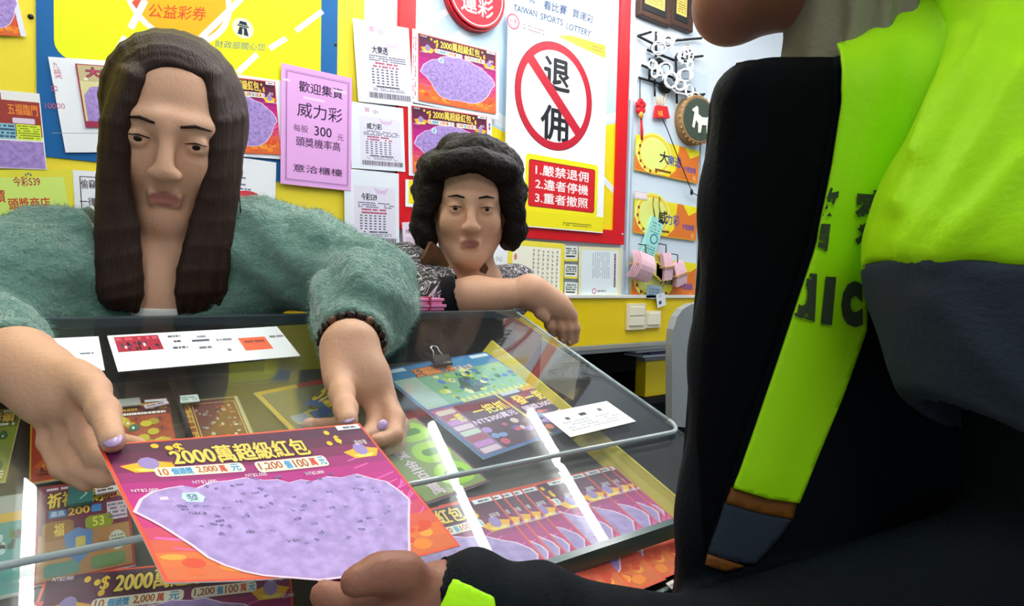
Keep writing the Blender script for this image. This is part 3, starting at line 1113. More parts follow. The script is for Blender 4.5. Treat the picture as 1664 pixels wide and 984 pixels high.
# black wire rack with white and black wire animals
wr = empty('wire_ornament_rack', on_y(1090, 105, WALL - .02), 'black wire rack of curled white and black wire figures on the wall', 'ornament')
rk = MB()
for (a, b) in (((1037, 58), (1058, 52)), ((1036, 58), (1063, 72)), ((1052, 81), (1096, 98)), ((1043, 106), (1108, 132)), ((1038, 126), (1142, 156)), ((1096, 66), (1140, 62)), ((1100, 96), (1142, 91)), ((1066, 52), (1066, 92)), ((1056, 95), (1055, 128)), ((1098, 92), (1100, 168)), ((1064, 130), (1064, 156)), ((1128, 155), (1145, 153))):
    rk.tube([on_y(*a, WALL - .012), on_y(*b, WALL - .02)], .0042, 6)
for q in ((1080, 142, .02), (1072, 100, .012)):
    rk.ball(on_y(q[0], q[1], WALL - .012), (q[2] * 1.6, .006, q[2]))
rk.build('rack', m_black, wr)
rg = random.Random(2)
for nm_, mm_, seeds in (('white_wire', mat('white wire', 'f2f4f6', rough=.3), (1, 2)), ('dark_wire', mat('dark wire', '20242c', rough=.4), (3,))):
    wb = MB()
    for (cx, cy, s) in ((1070, 78, 13), (1086, 68, 12), (1113, 92, 16), (1117, 82, 9), (1082, 112, 12), (1060, 105, 9), (1114, 122, 14), (1105, 138, 12), (1120, 148, 10), (1090, 130, 16), (1064, 118, 10), (1122, 106, 8)):
        for k in range(1 if nm_ == 'dark_wire' else 2):
            n_ = 14
            ph, q1, q2 = rg.uniform(0, 6.28), rg.uniform(.6, 1.1), rg.uniform(.5, 1.0)
            turns = rg.uniform(.8, 1.7)
            pts = [on_y(cx + s * q1 * math.cos(ph + turns * 2 * math.pi * j / n_) * (1 - .35 * j / n_), cy + s * q2 * math.sin(ph + turns * 2 * math.pi * j / n_), WALL - .024 - (.004 if nm_ == 'dark_wire' else .008)) for j in range(n_ + 1)]
            wb.tube(pts, .0028, 6)
    if nm_ == 'white_wire':
        wb.tube([on_y(x, y, WALL - .03) for x, y in ((1062, 124), (1075, 122), (1085, 138), (1098, 150), (1115, 154), (1130, 150), (1140, 157))], .0035, 6)
        wb.tube([on_y(x, y, WALL - .03) for x, y in ((1068, 55), (1080, 66), (1092, 74), (1098, 62), (1110, 62))], .003, 6)
        for q in ((1113, 90, .011), (1108, 101, .009), (1119, 100, .008), (1060, 100, .007)):
            wb.ball(on_y(q[0], q[1], WALL - .03), (q[2], .006, q[2]))
    wb.build(nm_, mm_, wr)
for q in ((1109, 89), (1116, 91), (1112, 99), (1121, 82), (1058, 101)):
    MB().ball(on_y(q[0], q[1], WALL - .037), (.0035, .002, .0035)).build('eye_dot', m_black, wr)
MB().ball(on_y(1095, 129, WALL - .036), (.006, .003, .006)).build('nose_dot', m_black, wr)

# red tassel charm
t = empty('tassel_charm', on_y(1041, 178, WALL - .015), 'red knot charm with a long tassel hanging beside the red frame', 'charm')
m_cord = mat('red cord', 'cc1f2a', rough=.6)
MB().tube([on_y(1040, 128, WALL - .012), on_y(1040, 162, WALL - .014)], .0018, 6).build('cord', m_black, t)
kb = MB()
for j, (dx, dy) in enumerate(((0, 0), (-4, 5), (4, 5), (0, 9), (-3, 14), (3, 14), (0, 19))):
    kb.ball(on_y(1041 + dx, 165 + dy, WALL - .016), (.012, .007, .011))
kb.build('knot', m_cord, t)
MB().ball(on_y(1042, 187, WALL - .022), (.010, .006, .011)).build('bead', mat('gold bead', 'e09a3a', rough=.35), t)
MB().tube([on_y(1042, 192, WALL - .015), on_y(1043, 214, WALL - .014), on_y(1043, 227, WALL - .012)], [.003, .005, .004], 8).build('tassel', m_cord, t)

# red packet charm with straw
t = empty('red_packet_charm', on_y(1073, 182, WALL - .015), 'small red packet charm with a straw tuft under the wire figures', 'charm')
MB().prism([on_y(x, y, WALL - .01) for x, y in ((1064, 172), (1081, 174), (1085, 193), (1061, 192))], (0, -.01, 0)).build('packet', m_cord, t)
sb = MB()
for k in range(7):
    sb.tube([on_y(1068 + k * 1.6, 173, WALL - .015), on_y(1064 + k * 3.2, 153 + (k % 3) * 3, WALL - .018)], .0013, 5)
sb.build('straw', mat('straw', 'e6c896', rough=.7), t)
S = wall_sheet((1067, 178), (1078, 179), (1066, 189), .0205, base='cc1f2a')
S.text('福', .1, .1, .9, .9, 'f0c040', 1)
g = S.build('luck_character', None, None)
mw = g.matrix_world.copy()
g.parent = t
g.matrix_parent_inverse = t.matrix_world.inverted()
g.matrix_world = mw

# drum shaped plaque with a white goat
t = empty('drum_plaque', on_y(1128, 197, WALL - .03), 'round dark green drum plaque with a white goat and bronze studded rim', 'ornament')
dc = on_y(1130, 196, WALL - .03)
dn = Vector((-.15, -1, 0)).normalized()
R_ = .083
db = MB()
db.tube([Vector(dc) - dn * .028, Vector(dc) - dn * .02, Vector(dc) + dn * .012, Vector(dc) + dn * .018], [R_ * .93, R_, R_, R_ * .93], 40)
db.build('shell', mat('bronze rim', '8a6a44', rough=.45, mottled=.3, mscale=60), t)
MB().tube([Vector(dc) + dn * .0175, Vector(dc) + dn * .0195], R_ * .86, 40).build('drumhead', mat('dark green face', '39463a', rough=.5), t)
ex = Vector((-dn.y, dn.x, 0))
if ex.x < 0:
    ex = -ex
gp = lambda a, b: Vector(dc) + dn * .0198 + ex * a * R_ + Vector((0, 0, 1)) * b * R_
goat = [(-.28, .45), (-.2, .52), (-.12, .45), (-.1, .2), (.1, .1), (.42, .12), (.55, .3), (.6, .15), (.55, -.1), (.5, -.5), (.42, -.52), (.38, -.2), (.12, -.22), (.05, -.55), (-.05, -.55), (-.08, -.2), (-.22, -.05), (-.3, -.4), (-.4, -.35), (-.32, .1), (-.3, .25), (-.42, .3), (-.38, .4)]
MB().prism([gp(a, b) for a, b in goat], dn * .003).build('goat_figure', mat('white goat', 'e8e6da', rough=.5), t)
stb = MB()
for k in range(28):
    a = 2 * math.pi * k / 28
    stb.ball(Vector(dc) + dn * .012 + ex * math.cos(a) * R_ * .98 + Vector((0, 0, math.sin(a) * R_ * .98)), .0045, seg=8)
stb.build('stud', mat('bronze stud', 'a58a5c', rough=.35, metal=.6), t)

# black cable with an inline bead
t = empty('hanging_cable', on_y(1100, 255, WALL - .02), 'thin black cable with a bead looping down past the top game card', 'cable')
MB().tube([on_y(x, y, WALL - .022) for x, y in ((1076, 193), (1083, 207), (1095, 238), (1110, 275), (1122, 306), (1127, 314), (1135, 318), (1150, 313))], .0018, 6).build('wire', m_black, t)
MB().ball(on_y(1124, 312, WALL - .023), (.006, .005, .011)).build('bead', m_black, t)

# mint slip pad on clips
t = empty('slip_pad', on_y(1063, 385, WALL - .03), 'mint green pad of slips hanging from two clips on the pocket panel', 'slip pad')
S = Sheet(on_y(1060, 350, WALL - .026), on_y(1080, 360, WALL - .034), H=.135, N=(-.2, -1, 0), thick=.012, base='a6e2d6')
S.rect(.55, .0, 1, .08, '2a3036', 1)
S.ring(.6, .52, .3, .13, .3, '3a86a8', 1)
S.print_rows(.15, .1, .9, .4, 4, '4a9aa0', 1, .7, .4, 3)
S.print_rows(.1, .7, .9, .95, 4, '4a8a9a', 1, .8, .5, 4)
g = S.build('pad', None, None)
mw = g.matrix_world.copy()
g.parent = t
g.matrix_parent_inverse = t.matrix_world.inverted()
g.matrix_world = mw
for dx in (0, 10):
    MB().tube([on_y(1062 + dx, 320, WALL - .012), on_y(1061 + dx, 335, WALL - .03), on_y(1064 + dx, 352, WALL - .03)], .0022, 6).build('hook', mat('brass hook', '9a7a30', rough=.35, metal=.8), t)

# pink bundles of slips on hooks
m_pink = mat('pink slips', 'eec4d2', rough=.6, mottled=.12, mscale=90)
for k, (x0, y0, x1, y1, tilt, lab) in enumerate(((1030, 408, 1056, 458, .25, 'curled pink slip bundle hanging nearest the red frame'), (1074, 408, 1088, 458, -.12, 'narrow pink slip bundle hanging between the other two'), (1092, 424, 1111, 466, -.3, 'pink slip bundle hanging nearest the officer, tilted'))):
    cpt = on_y((x0 + x1) / 2, (y0 + y1) / 2, WALL - .035)
    a, b = on_y(x0, y0, WALL - .035), on_y(x1, y1, WALL - .035)
    w_, h_ = (b[0] - a[0]), (a[2] - b[2])
    t = empty('pink_slip_bundle', cpt, lab, 'slip bundle', 'pink slip bundles on hooks')
    frm = Matrix.Translation(Vector(cpt)) @ Matrix.Rotation(tilt, 4, 'Y')
    bx = MB()
    for j in range(5):
        n_ = 6
        prev = None
        pts = []
        for i in range(n_ + 1):
            q = i / n_
            pts.append((-w_ * .42 + .003 * j * (1 if k else -1), .006 * j - .01 - .02 * math.sin(q * math.pi) * (1 if k == 0 else .3), h_ * (.45 - .9 * q)))
        for (p, q) in zip(pts, pts[1:]):
            vs = [frm @ Vector(p), frm @ Vector((p[0] + w_ * .84, p[1], p[2])), frm @ Vector((q[0] + w_ * .84, q[1], q[2])), frm @ Vector(q)]
            bx.prism(vs, frm.to_3x3() @ Vector((0, .003, 0)))
    bx.build('slips', m_pink, t)
    MB().box((-w_ * .5, -.022, -.004), (w_ * .5, .022, .002), .001, frame=frm).build('band', mat('rubber band', 'c89a6a', rough=.6), t)
    p0 = frm @ Vector((0, -.006, h_ * .42))
    MB().tube([Vector((p0.x, WALL - .008, p0.z + .035)), Vector((p0.x, WALL - .04, p0.z + .03)), p0], .002, 6).build('hook', m_black, t)
# folded yellow slips between the bundles
t = MB()
for j in range(4):
    a = on_y(1064 + j * 3, 424 + j * 3, WALL - .03)
    t.box((a[0], a[1], a[2] - .05), (a[0] + .022, a[1] + .004, a[2]), .001)
o = t.build('yellow_slip_fold', mat('yellow slips', 'e8d860', rough=.6, mottled=.15, mscale=120))
tag(o, 'folded yellow slips hanging between the pink bundles', 'slip bundle')
# clear tag and white tag
S = wall_sheet((1052, 462), (1076, 465), (1050, 484), .03, base='9fb4c4')
S.print_rows(.15, .2, .85, .8, 3, '4a6a80', 1)
S.build('grey_tag', 'grey blue plastic tag below the pink bundles', 'tag')
S = Sheet(on_y(1066, 479, WALL - .034), on_y(1080, 474, WALL - .034), H=.045, N=(0, -1, 0), base='e6eef4')
S.rect(.2, .55, .5, .8, '3a4a68', 1)
S.ring(.45, .2, .12, .08, .4, '8a94a0', 1)
S.build('white_tag', 'white paper tag with a punched hole over the yellow board', 'tag')

# dark recess below: shelf with yellow folder and papers
sh = empty('recess_shelf', (1.75, 1.7, .85), 'dark shelf in the recess under the yellow board', 'shelf')
MB().box((1.2, 1.45, .84), (3.0, 1.95, .86), .002).build('shelf_board', m_dark, sh)
MB().box((1.2, 1.45, 0), (1.22, 1.95, .84), .002).build('shelf_side', m_dark, sh)
Yf = 1.47
a, b = on_y(1050, 588, Yf), on_y(1098, 640, Yf)
t = empty('yellow_box_file', ((a[0] + b[0]) / 2, Yf, .862), 'yellow box file standing in the dark recess under the switches', 'box file')
MB().box((a[0], Yf, .862), (b[0] + .1, Yf + .05, a[2]), .003).build('case', mat('yellow box', 'd8c010', rough=.5), t)
MB().box((a[0], Yf + .005, a[2]), (b[0] + .1, Yf + .05, a[2] + .022), .003).build('lid', mat('grey lid', '8a8c90', rough=.5), t)
MB().box((b[0] - .045, Yf - .002, a[2] - .06), (b[0] + .01, Yf + .001, a[2] - .03), .0005).build('label', mat('label cream', 'c8b070', rough=.6), t)
zt_ = a[2] + .0225
for k, (c_, x0, dz) in enumerate((('c9d6ea', -.05, .006), ('5a4a86', .0, .006), ('eef2f6', -.06, .008), ('e2c81a', .06, .014))):
    o = MB().box((a[0] + x0, Yf - .03 + .012 * k, zt_), (b[0] + .12, Yf + .06, zt_ + dz), .001).build('paper_pad', mat('pad ' + c_, c_, rough=.6))
    tag(o, ('pale blue pad lowest on the yellow box file', 'purple folder lying on the pale blue pad', 'white pad lying under the yellow folder', 'yellow folder topmost on the box file')[k], 'paper pad')
    zt_ += dz + .0006
# grey rounded chair back
gp_ = [(1092, 692), (1092, 560), (1094, 535), (1101, 514), (1110, 502), (1124, 494), (1150, 490), (1180, 494), (1180, 700)]
t = empty('chair_back', on_y(1110, 700, 1.05), 'grey rounded chair back between the display case and the officer', 'chair')
MB().prism([on_y(x, y, 1.05) for x, y in gp_], (.01, .03, 0)).build('back_shell', mat('grey shell', '8f9698', rough=.35), t)
pq = on_y(1140, 700, 1.065)
MB().tube([(pq[0], 1.07, 0.0), (pq[0], 1.07, pq[2] + .1)], .02, 12).build('post', m_steel, t)
MB().tube([(pq[0], 1.07, 0.0), (pq[0], 1.07, .02)], [.2, .18], 24).build('base', m_black, t)


# ================================================================== counter and display case
m_acr = clear_mat('clear acrylic', tint=(.95, .97, .97), haze=.03)
m_acr2 = clear_mat('clear acrylic side', tint=(.84, .88, .88), haze=.06)
m_edge = mat('polished acrylic edge', 'b4c4c6', rough=.15, spec=.8)
m_gedge = mat('green glass edge', '3f5a54', rough=.2, spec=.6)
m_slate = mat('slate rail', '3c474c', rough=.3)
m_olive = mat('yellow tray', 'cdbc22', rough=.5, mottled=.12, mscale=25)
m_tray = mat('tray floor', '35352a', rough=.6, mottled=.15, mscale=20)
XL, XR = -.62, .612
YB, YS, YF = .83, .477, .366     # back edge, seam, front edge of the panes

ct = empty('shop_counter', (0, .6, 0), 'shop counter under the sloping display case', 'counter')
MB().box((XL, .335, 0), (.62, .85, .985), .004).build('body', mat('counter laminate', '6a5a4a', rough=.4, mottled=.1), ct)
MB().box((XL - .01, .318, .985), (.625, .86, 1.0), .003).build('top', mat('counter top', '2c3032', rough=.3), ct)

cs = empty('display_case', (0, .6, 1.0), 'clear acrylic display case with a sloping lid full of scratch tickets', 'display case')


def lidp(x, Y, off):
    return Vector((x, Y, lid_z(Y, off)))


# lid slab with rounded front corner
pts = [lidp(XL, YB, 0), lidp(XL, YS, 0)]
rr = .022
for k in range(7):
    a = math.radians(-90 + 15 * k)
    pts.append(lidp(XR - rr + rr * math.cos(a), YS + rr + rr * math.sin(a), 0))
pts.append(lidp(XR, YB, 0))
MB().prism(pts, -LIDU * .006).build('lid', m_acr, cs)
eb = MB()
eb.tube([Vector(p) - Vector(LIDU) * .003 + Vector((0, -.001, 0)) for p in pts[1:-1]], .0028, 6)
eb.build('lid_edge', m_edge, cs)
MB().tube([p - Vector(LIDU) * .003 for p in pts[-2:]], .0022, 6).build('side_edge', m_edge, cs)
# lower pane
MB().prism([lidp(XL, YS + .012, -.0075), lidp(XL, YF, -.0075), lidp(.616, YF, -.0075), lidp(.616, YS + .012, -.0075)], -LIDU * .005).build('lower_pane', m_acr, cs)
q0, q1 = lidp(XL, YF, -.008), lidp(.617, YF, -.008)
MB().prism([q0 + Vector((0, -.004, .002)), q0 + Vector((0, .002, .004)), q0 + Vector((0, .002, -.010)), q0 + Vector((0, -.004, -.012))], (q1 - q0)).build('glass_edge', m_gedge, cs)
# back panel, rails, ends
MB().box((XL, YB - .004, 1.0), (XR, YB + .002, 1.214), .001).build('back_panel', mat('dark back panel', '20282a', rough=.35, mottled=.3, mscale=9), cs)
MB().box((XL, YB - .004, 1.212), (XR, YB + .016, 1.2245), .002).build('back_rail', m_slate, cs)
MB().box((.29, YB + .016, 1.0), (.60, YB + .10, 1.218), .004).build('back_ledge', mat('dark ledge', '2c2a2c', rough=.5), cs)
MB().prism([(XR - .004, YB, 1.0), (XR - .004, YB, 1.214)] + [tuple(lidp(XR - .004, y, -.0065)) for y in (YB, YS)] + [tuple(lidp(XR - .004, y, -.013)) for y in (YS, YF)] + [(XR - .004, YF, 1.0)], (.004, 0, 0)).build('side_panel', m_acr2, cs)
MB().prism([(XL, YB, 1.0), tuple(lidp(XL, YB, -.007)), tuple(lidp(XL, YF, -.013)), (XL, YF, 1.0)], (.004, 0, 0)).build('side_panel', m_acr2, cs)
# tray with yellow sides
XT = .506
TB, TF = .748, .326
MB().prism([lidp(XL + .01, TB, -.0325), lidp(XL + .01, TF, -.0325), lidp(XT, TF, -.0325), lidp(XT, TB, -.0325)], -LIDU * .006).build('tray_floor', m_tray, cs)
MB().prism([lidp(XT - .021, TB, -.0315), lidp(XT + .001, TB, -.0095), lidp(XT + .001, YF + .015, -.0155), lidp(XT, TF, -.018), lidp(XT - .021, TF, -.0315)], (.003, 0, 0)).build('tray_side', m_olive, cs)
MB().box((XL, .321, 1.0), (XT, .326, lid_z(TF, -.02)), .001).build('tray_front', m_gedge, cs)
MB().box((XL + .01, .43, 1.0), (.50, .45, lid_z(.43, -.045)), 0).build('tray_stay', m_dark, cs)
MB().box((XL + .01, .70, 1.0), (.50, .72, lid_z(.70, -.045)), 0).build('tray_stay', m_dark, cs)

# things inside against the back and side
S = Sheet(on_y(428, 531, YB - .006), on_y(524, 525, YB - .006), bl=on_y(420, 614, YB - .006), N=(0, -1, 0), thick=.0012, base='c8b92e')
S.build('yellow_card', 'plain yellow card standing inside the case, beside the white slip with two coloured patches', 'card')
xs = .6065
sd = lambda y, z: Vector((xs, y, z))
o = MB().prism([sd(.824, 1.10), sd(.824, 1.213), sd(.752, 1.190), sd(.756, 1.10)], (-.002, 0, 0)).build('brown_card', mat('brown card', '8a5446', rough=.6, mottled=.2, mscale=30))
tag(o, 'brown card leaning inside the back corner of the case under the forearm', 'card')
o = MB().prism([sd(.750, 1.184), sd(.662, 1.158), sd(.674, 1.100), sd(.757, 1.118)], (-.001, 0, 0)).build('grey_paper', mat('grey paper', 'c8c5b6', rough=.7, mottled=.06, mscale=40))
tag(o, 'plain grey paper stuck inside the end of the case', 'paper')


# papers on the lid
def lid_sheet(tl, tr, H, lift=.0012, base='f0f6f8'):
    return Sheet(lid_pt(*tl, lift), lid_pt(*tr, lift), H=H, N=LIDU, thick=.0006, base=base)


S = lid_sheet((-70, 556), (160, 546), .078)
u, v = S.px(84, 582)
u2, v2 = S.px(125, 604)
S.rect(u, v, u2, min(.99, v2), 'ee6a3e', 1)
S.print_rows(u + .03, v + .1, u2 - .03, v + .3, 1, '8a3a28', 2, .8, .8)
for x, y, w in ((92, 577, 24), (130, 573, 26), (58, 578, 20), (62, 586, 16)):
    u, v = S.px(x, y)
    S.print_rows(u, v, u + w / 260, v + .05, 1, '4a5560', 2, .9, .8, x)
S.build('price_slip', 'white slip with one red patch on the lid, beside the hand with the rolled cuff', 'paper slip')
S = lid_sheet((174, 545), (450, 530), .084)
a, b = S.px(182, 545), S.px(254, 568)
S.rect(.03, .06, .26, .5, 'a8283c', 1)
rg = random.Random(8)
for k in range(18):
    u, v = rg.uniform(.035, .245), rg.uniform(.22, .42)
    S.rect(u, v, u + .012, v + rg.uniform(.04, .1), rg.choice(['20242e', '3a4a6a', 'e6e0d8', '5a2a30', '14161c']), 2)
S.print_rows(.035, .07, .255, .2, 1, 'e05a6a', 2, .6, .6, 4)
S.rect(.70, .32, .87, .72, 'ee6a44', 1)
S.print_rows(.72, .4, .85, .5, 1, '9a3a2a', 2, .8, .8)
for u, v, w, c in ((.31, .1, .07, '5a626a'), (.33, .26, .04, '3a4250'), (.31, .45, .08, '3a4250'), (.43, .28, .10, '3a4250'), (.45, .5, .07, '5a626a'), (.57, .3, .09, '7a828a'), (.60, .62, .02, '5a626a'), (.9, .3, .09, '7a6a72'), (.47, .16, .05, '8a929a')):
    S.print_rows(u, v, u + w, v + .07, 1, c, 2, .95, .9, int(u * 100))
S.build('price_slip', 'long white slip with a group photo and a red patch on the lid', 'paper slip')
S = lid_sheet((880, 672), (986, 651), .050, .0012, 'f4f6f4')
for u, v, w in ((.2, .3, .06), (.42, .25, .1), (.72, .22, .06)):
    S.print_rows(u, v, u + w, v + .12, 1, '2a3036', 2, .95, .9, int(u * 50))
S.print_rows(.1, .45, .9, .85, 4, 'c4ccd0', 1, .7, .5, 3)
S.build('entry_card', 'white printed card lying alone near the end of the lid', 'card')

# ---- tickets in the tray
DEF = {}


def tray_ticket(tl, tr, H, lift, fn, label, name='scratch_ticket', group=None):
    s = tray_sheet(tl, tr, H, lift)
    fn(s)
    return s.build(name, label, 'lottery ticket', group)


tray_ticket((-42, 668), (36, 663), .11, .002, lambda s: patch_ticket(s, 21, '8a9a3a', '6a7a2a', ['c8c03a', '3a6a3a', '20401a', 'd8d060'], 'c8b62a', '好彩頭'), 'green and gold scratch ticket at the end of the upper row')


def t_red(s):
    patch_ticket(s, 22, 'a83a1c', '7a9a2a', ['8a2a14', 'c85a24', 'b0481c'], 'd0a02a', '發財樹', 'e8d040')
    for k in range(4):
        s.text('三', .3 + .3 * (k % 2), .45 + .25 * (k // 2), .42 + .3 * (k % 2), .55 + .25 * (k // 2), 'f0c030', 12, .02)


tray_ticket((50, 667), (164, 656), .112, .002, t_red, 'red and orange scratch ticket under the fingers of the woman in green')


def t_gold(s):
    patch_ticket(s, 23, 'a8481c', '5a1a1c', ['c8b020', 'd8c83a', '2a6a4a', '9a3a1c', 'b8a81c'], '7a2a1c', None)
    rg = random.Random(5)
    for k in range(10):
        s.ell(rg.uniform(.1, .9), rg.uniform(.35, .8), .09, .05, rg.choice(['c8b81c', 'd8ca30', 'a89818']), 12, n=9)
    s.print_rows(.05, .06, .95, .2, 2, 'd8a83a', 6, .8, .6, 3)
    s.ell(.8, .75, .09, .07, '14584a', 13, n=12)


tray_ticket((168, 653), (273, 645), .115, .002, t_gold, 'dark red scratch ticket with gold coins, between the hand and the black divider')


def t_brown(s):
    s.rect(0, 0, 1, 1, '9a8a5a', 1)
    s.rect(.03, .02, .97, .98, '5a2418', 2)
    s.rect(0, 0, .17, 1, 'c8a42a', 2)
    s.print_rows(.02, .1, .15, .9, 9, '8a2a1c', 3, .8, .7, 3)
    s.rect(.2, .08, .9, .8, '6a2a20', 3)
    rg = random.Random(9)
    for k in range(40):
        s.ell(rg.uniform(.24, .86), rg.uniform(.12, .76), rg.uniform(.015, .04), rg.uniform(.012, .03), rg.choice(['a8a09a', 'c8c4c0', '84786e', 'b04a2a']), 4, n=7)
    s.frame(.2, .08, .9, .8, .001, 'c0a060', 5)
    s.rect(.93, .0, .98, 1, 'b8ae9a', 5)


tray_ticket((289, 652), (386, 643), .112, .002, t_brown, 'brown red scratch ticket with pale flecks, right of the black divider')


def t_puzzle(s):
    s.rect(0, 0, 1, 1, 'c8a83a', 1)
    s.rect(.05, .06, .95, .97, '6a6a4a', 2)
    rg = random.Random(10)
    for k in range(14):
        u, v = rg.uniform(.1, .6), rg.uniform(.15, .9)
        s.rrect(u, v, min(.9, u + .18), min(.96, v + .13), .003, rg.choice(['c8b43a', '4a6a9a', 'b8a83a', '8a9aa8', '3a5a8a']), 3 + k % 3)
    for k in range(4):
        s.ell(.3 + .12 * (k % 2), .45 + .3 * (k // 2), .05, .04, '5a6018', 7, n=10)
    s.text('5955', .62, .12, .9, .5, 'e6c84a', 7, .03, rot=1.0)
    s.rect(.5, .0, .9, .08, '9a2a2a', 6)


tray_ticket((412, 638), (541, 612), .118, .002, t_puzzle, 'gold bordered puzzle scratch ticket behind the braceleted hand')


def t_gem(s):
    s.rect(0, 0, 1, 1, '2a6aa8', 1)
    s.rect(.02, .10, .98, .50, '7fb48a', 2)
    s.rect(.02, .02, .98, .16, '3a86b8', 3)
    s.rect(.02, .02, .2, .06, 'dcecf2', 4)
    s.rect(.8, .02, .98, .06, 'dcecf2', 4)
    s.text('五福臨門發', .22, .06, .56, .16, 'ec8a2a', 5, .04, outline='7a2a14')
    s.text('百萬大獎', .55, .12, .72, .17, 'f0e0c8', 5, .02, outline='4a2a6a')
    s.poly([(.40, .40), (.52, .18), (.66, .40)], '2c5a34', 3)
    s.poly([(.46, .44), (.52, .24), (.6, .44)], '1c3a30', 4)
    rg = random.Random(12)
    for k in range(46):
        u, v = rg.uniform(.24, .95), rg.uniform(.17, .46)
        c = rg.choice(['c8d84a', '6ab03a', 'e6e89a', '2a8a6a', '4a78c0', '3a5a9a', 'a8c83a'])
        s.ell(u, v, rg.uniform(.018, .034), rg.uniform(.016, .03), c, 5 + k % 4, n=8)
        if k % 3 == 0:
            s.ell(u, v, .01, .01, '24402a', 10, n=6)
    for k in range(12):
        s.poly([(.3 + .055 * k, .49), (.322 + .055 * k, .455), (.345 + .055 * k, .49), (.322 + .055 * k, .505)], 'd8dc6a', 6)
    s.line([(.3, .51), (.98, .50)], .002, 'e6d84a', 9)
    s.rect(.02, .15, .2, .5, 'a8c4b0', 3)
    # the two game halves
    s.rect(.02, .52, .58, .98, '4a1c38', 3)
    s.rect(.60, .52, .98, .98, '3a1a40', 3)
    s.line([(.59, .5), (.59, .99)], .004, 'd8c45a', 6)
    s.rect(.62, .505, .80, .545, 'c4c8c8', 6)
    s.rect(.82, .505, .97, .545, 'c8b05a', 6)
    s.text('一把抓', .28, .58, .56, .67, 'f4ee6a', 5, .03, outline='3a2a14')
    s.text('發一把', .66, .57, .95, .67, 'f2e25a', 5, .04, outline='6a1a3a')
    s.text('NT$300萬元', .20, .69, .56, .745, 'f0d8ee', 5, .03, outline='6a2a6a')
    s.text('頭獎300萬', .64, .69, .96, .745, 'f0d8ee', 5, .03, outline='6a2a6a')
    for k in range(30):
        u = rg.choice([rg.uniform(.22, .54), rg.uniform(.63, .94)])
        s.ell(u, rg.uniform(.77, .93), rg.uniform(.015, .04), rg.uniform(.012, .03), rg.choice(['8a6ac0', 'b088d8', 'c8486a', '5a4a9a', 'e6d0c8', '7a9ad0', 'd87a5a']), 5 + k % 4, n=8)
    s.rect(.02, .52, .2, .98, '8a6a8a', 4)
    for k in range(8):
        s.rrect(.04, .54 + .055 * k, .18, .585 + .055 * k, .002, ['c8d4c8', 'a84a6a', 'c88ad0', 'e0c8d8'][k % 4], 5)
    s.text('一把', .08, .6, .18, .68, 'f0e85a', 8, .03)


tray_ticket((612, 602), (789, 571), .205, .010, t_gem, 'large aqua and green scratch ticket held by the binder clip')


def t_hundred(s):
    s.rect(0, 0, 1, 1, '7a2a4a', 1)
    s.rect(.03, .03, .97, .97, 'a8b86a', 2)
    s.text('100', .62, .05, 1.28, .55, '9ccc3a', 4, .05, outline='2a5a20', rot=.0)
    for k in range(2):
        s.rrect(.45, .12 + .27 * k, .93, .35 + .27 * k, .016, 'a4d83a', 5)
        s.rrect(.56, .2 + .27 * k, .82, .27 + .27 * k, .006, '5a9a2a', 6)
    s.rrect(.45, .68, .93, .92, .016, 'a4d83a', 5)
    s.rrect(.56, .77, .82, .84, .006, '5a9a2a', 6)
    s.text('最高獎金', .08, .2, .35, .9, 'f4dce8', 6, .03, outline='6a1a4a')


S = tray_sheet((575, 700), (676, 676), .13, .004)
S.rect(0, 0, 1, 1, '6a2a4a', 1)
S.rect(.03, .02, .97, .98, '8aa05a', 2)
for k in range(3):
    S.rrect(.42, .06 + .3 * k, .95, .33 + .3 * k, .016, 'a4d83a', 5)
    S.rrect(.54, .15 + .3 * k, .84, .24 + .3 * k, .006, '4f8a24', 6)
for k, ch in enumerate('最高獎金百萬'):
    S.text(ch, .2, .05 + .155 * k, .36, .18 + .155 * k, 'f4dce8', 6, .02)
S.build('scratch_ticket', 'lime green scratch ticket showing beside the edge of the held purple ticket', 'lottery ticket')


# middle row
def t_bless(s):
    s.rect(0, 0, 1, 1, '9a2a2a', 1)
    s.rect(.03, .02, .97, .98, '6a2444', 2)
    s.rect(.03, .55, .97, .98, 'a87a4a', 3)
    s.text('祈福招財', .1, .10, .72, .27, 'f2d24a', 6, .03, outline='3a1420')
    s.text('開運', .72, .13, .97, .25, 'e8a05a', 6, .02)
    s.rect(.12, .30, .3, .38, '3a86c8', 5)
    s.text('最高', .14, .31, .28, .37, 'e8f4fa', 6, .0)
    s.text('200', .32, .3, .55, .38, 'ecc83a', 6, .03)
    s.rect(.57, .3, .68, .38, '3a86c8', 5)
    s.rrect(.06, .42, .38, .62, .004, '9a6a34', 5)
    s.text('福', .18, .45, .28, .58, 'e8c85a', 6, .02)
    s.rrect(.5, .42, .8, .56, .004, '8a9a2a', 5)
    s.text('53', .58, .44, .7, .54, 'e0d85a', 6, .02)
    s.poly([(.28, .58), (.42, .52), (.58, .58), (.56, .78), (.43, .88), (.32, .78)], '4a7ab0', 7)
    s.rrect(.4, .62, .5, .74, .002, 'c8b03a', 8)
    s.rect(.74, .3, .96, .5, 'd8c8d0', 5)
    s.print_rows(.75, .31, .95, .49, 4, '6a5a8a', 6, .8, .5, 3)
    s.ell(.83, .72, .09, .1, 'c8ccb8', 6, n=14)
    s.print_rows(.77, .66, .9, .8, 4, '5a6a5a', 7, .8, .5, 4)
    s.rrect(.1, .84, .44, .96, .003, '5a8a7a', 6)
    s.rrect(.55, .84, .9, .96, .003, '6a8a5a', 6)
    s.print_rows(.05, .03, .4, .07, 1, 'e8d8d8', 5, .8, .7, 2)


tray_ticket((64, 792), (206, 772), .105, .002, t_bless, 'purple red blessing scratch ticket with the teal clip')


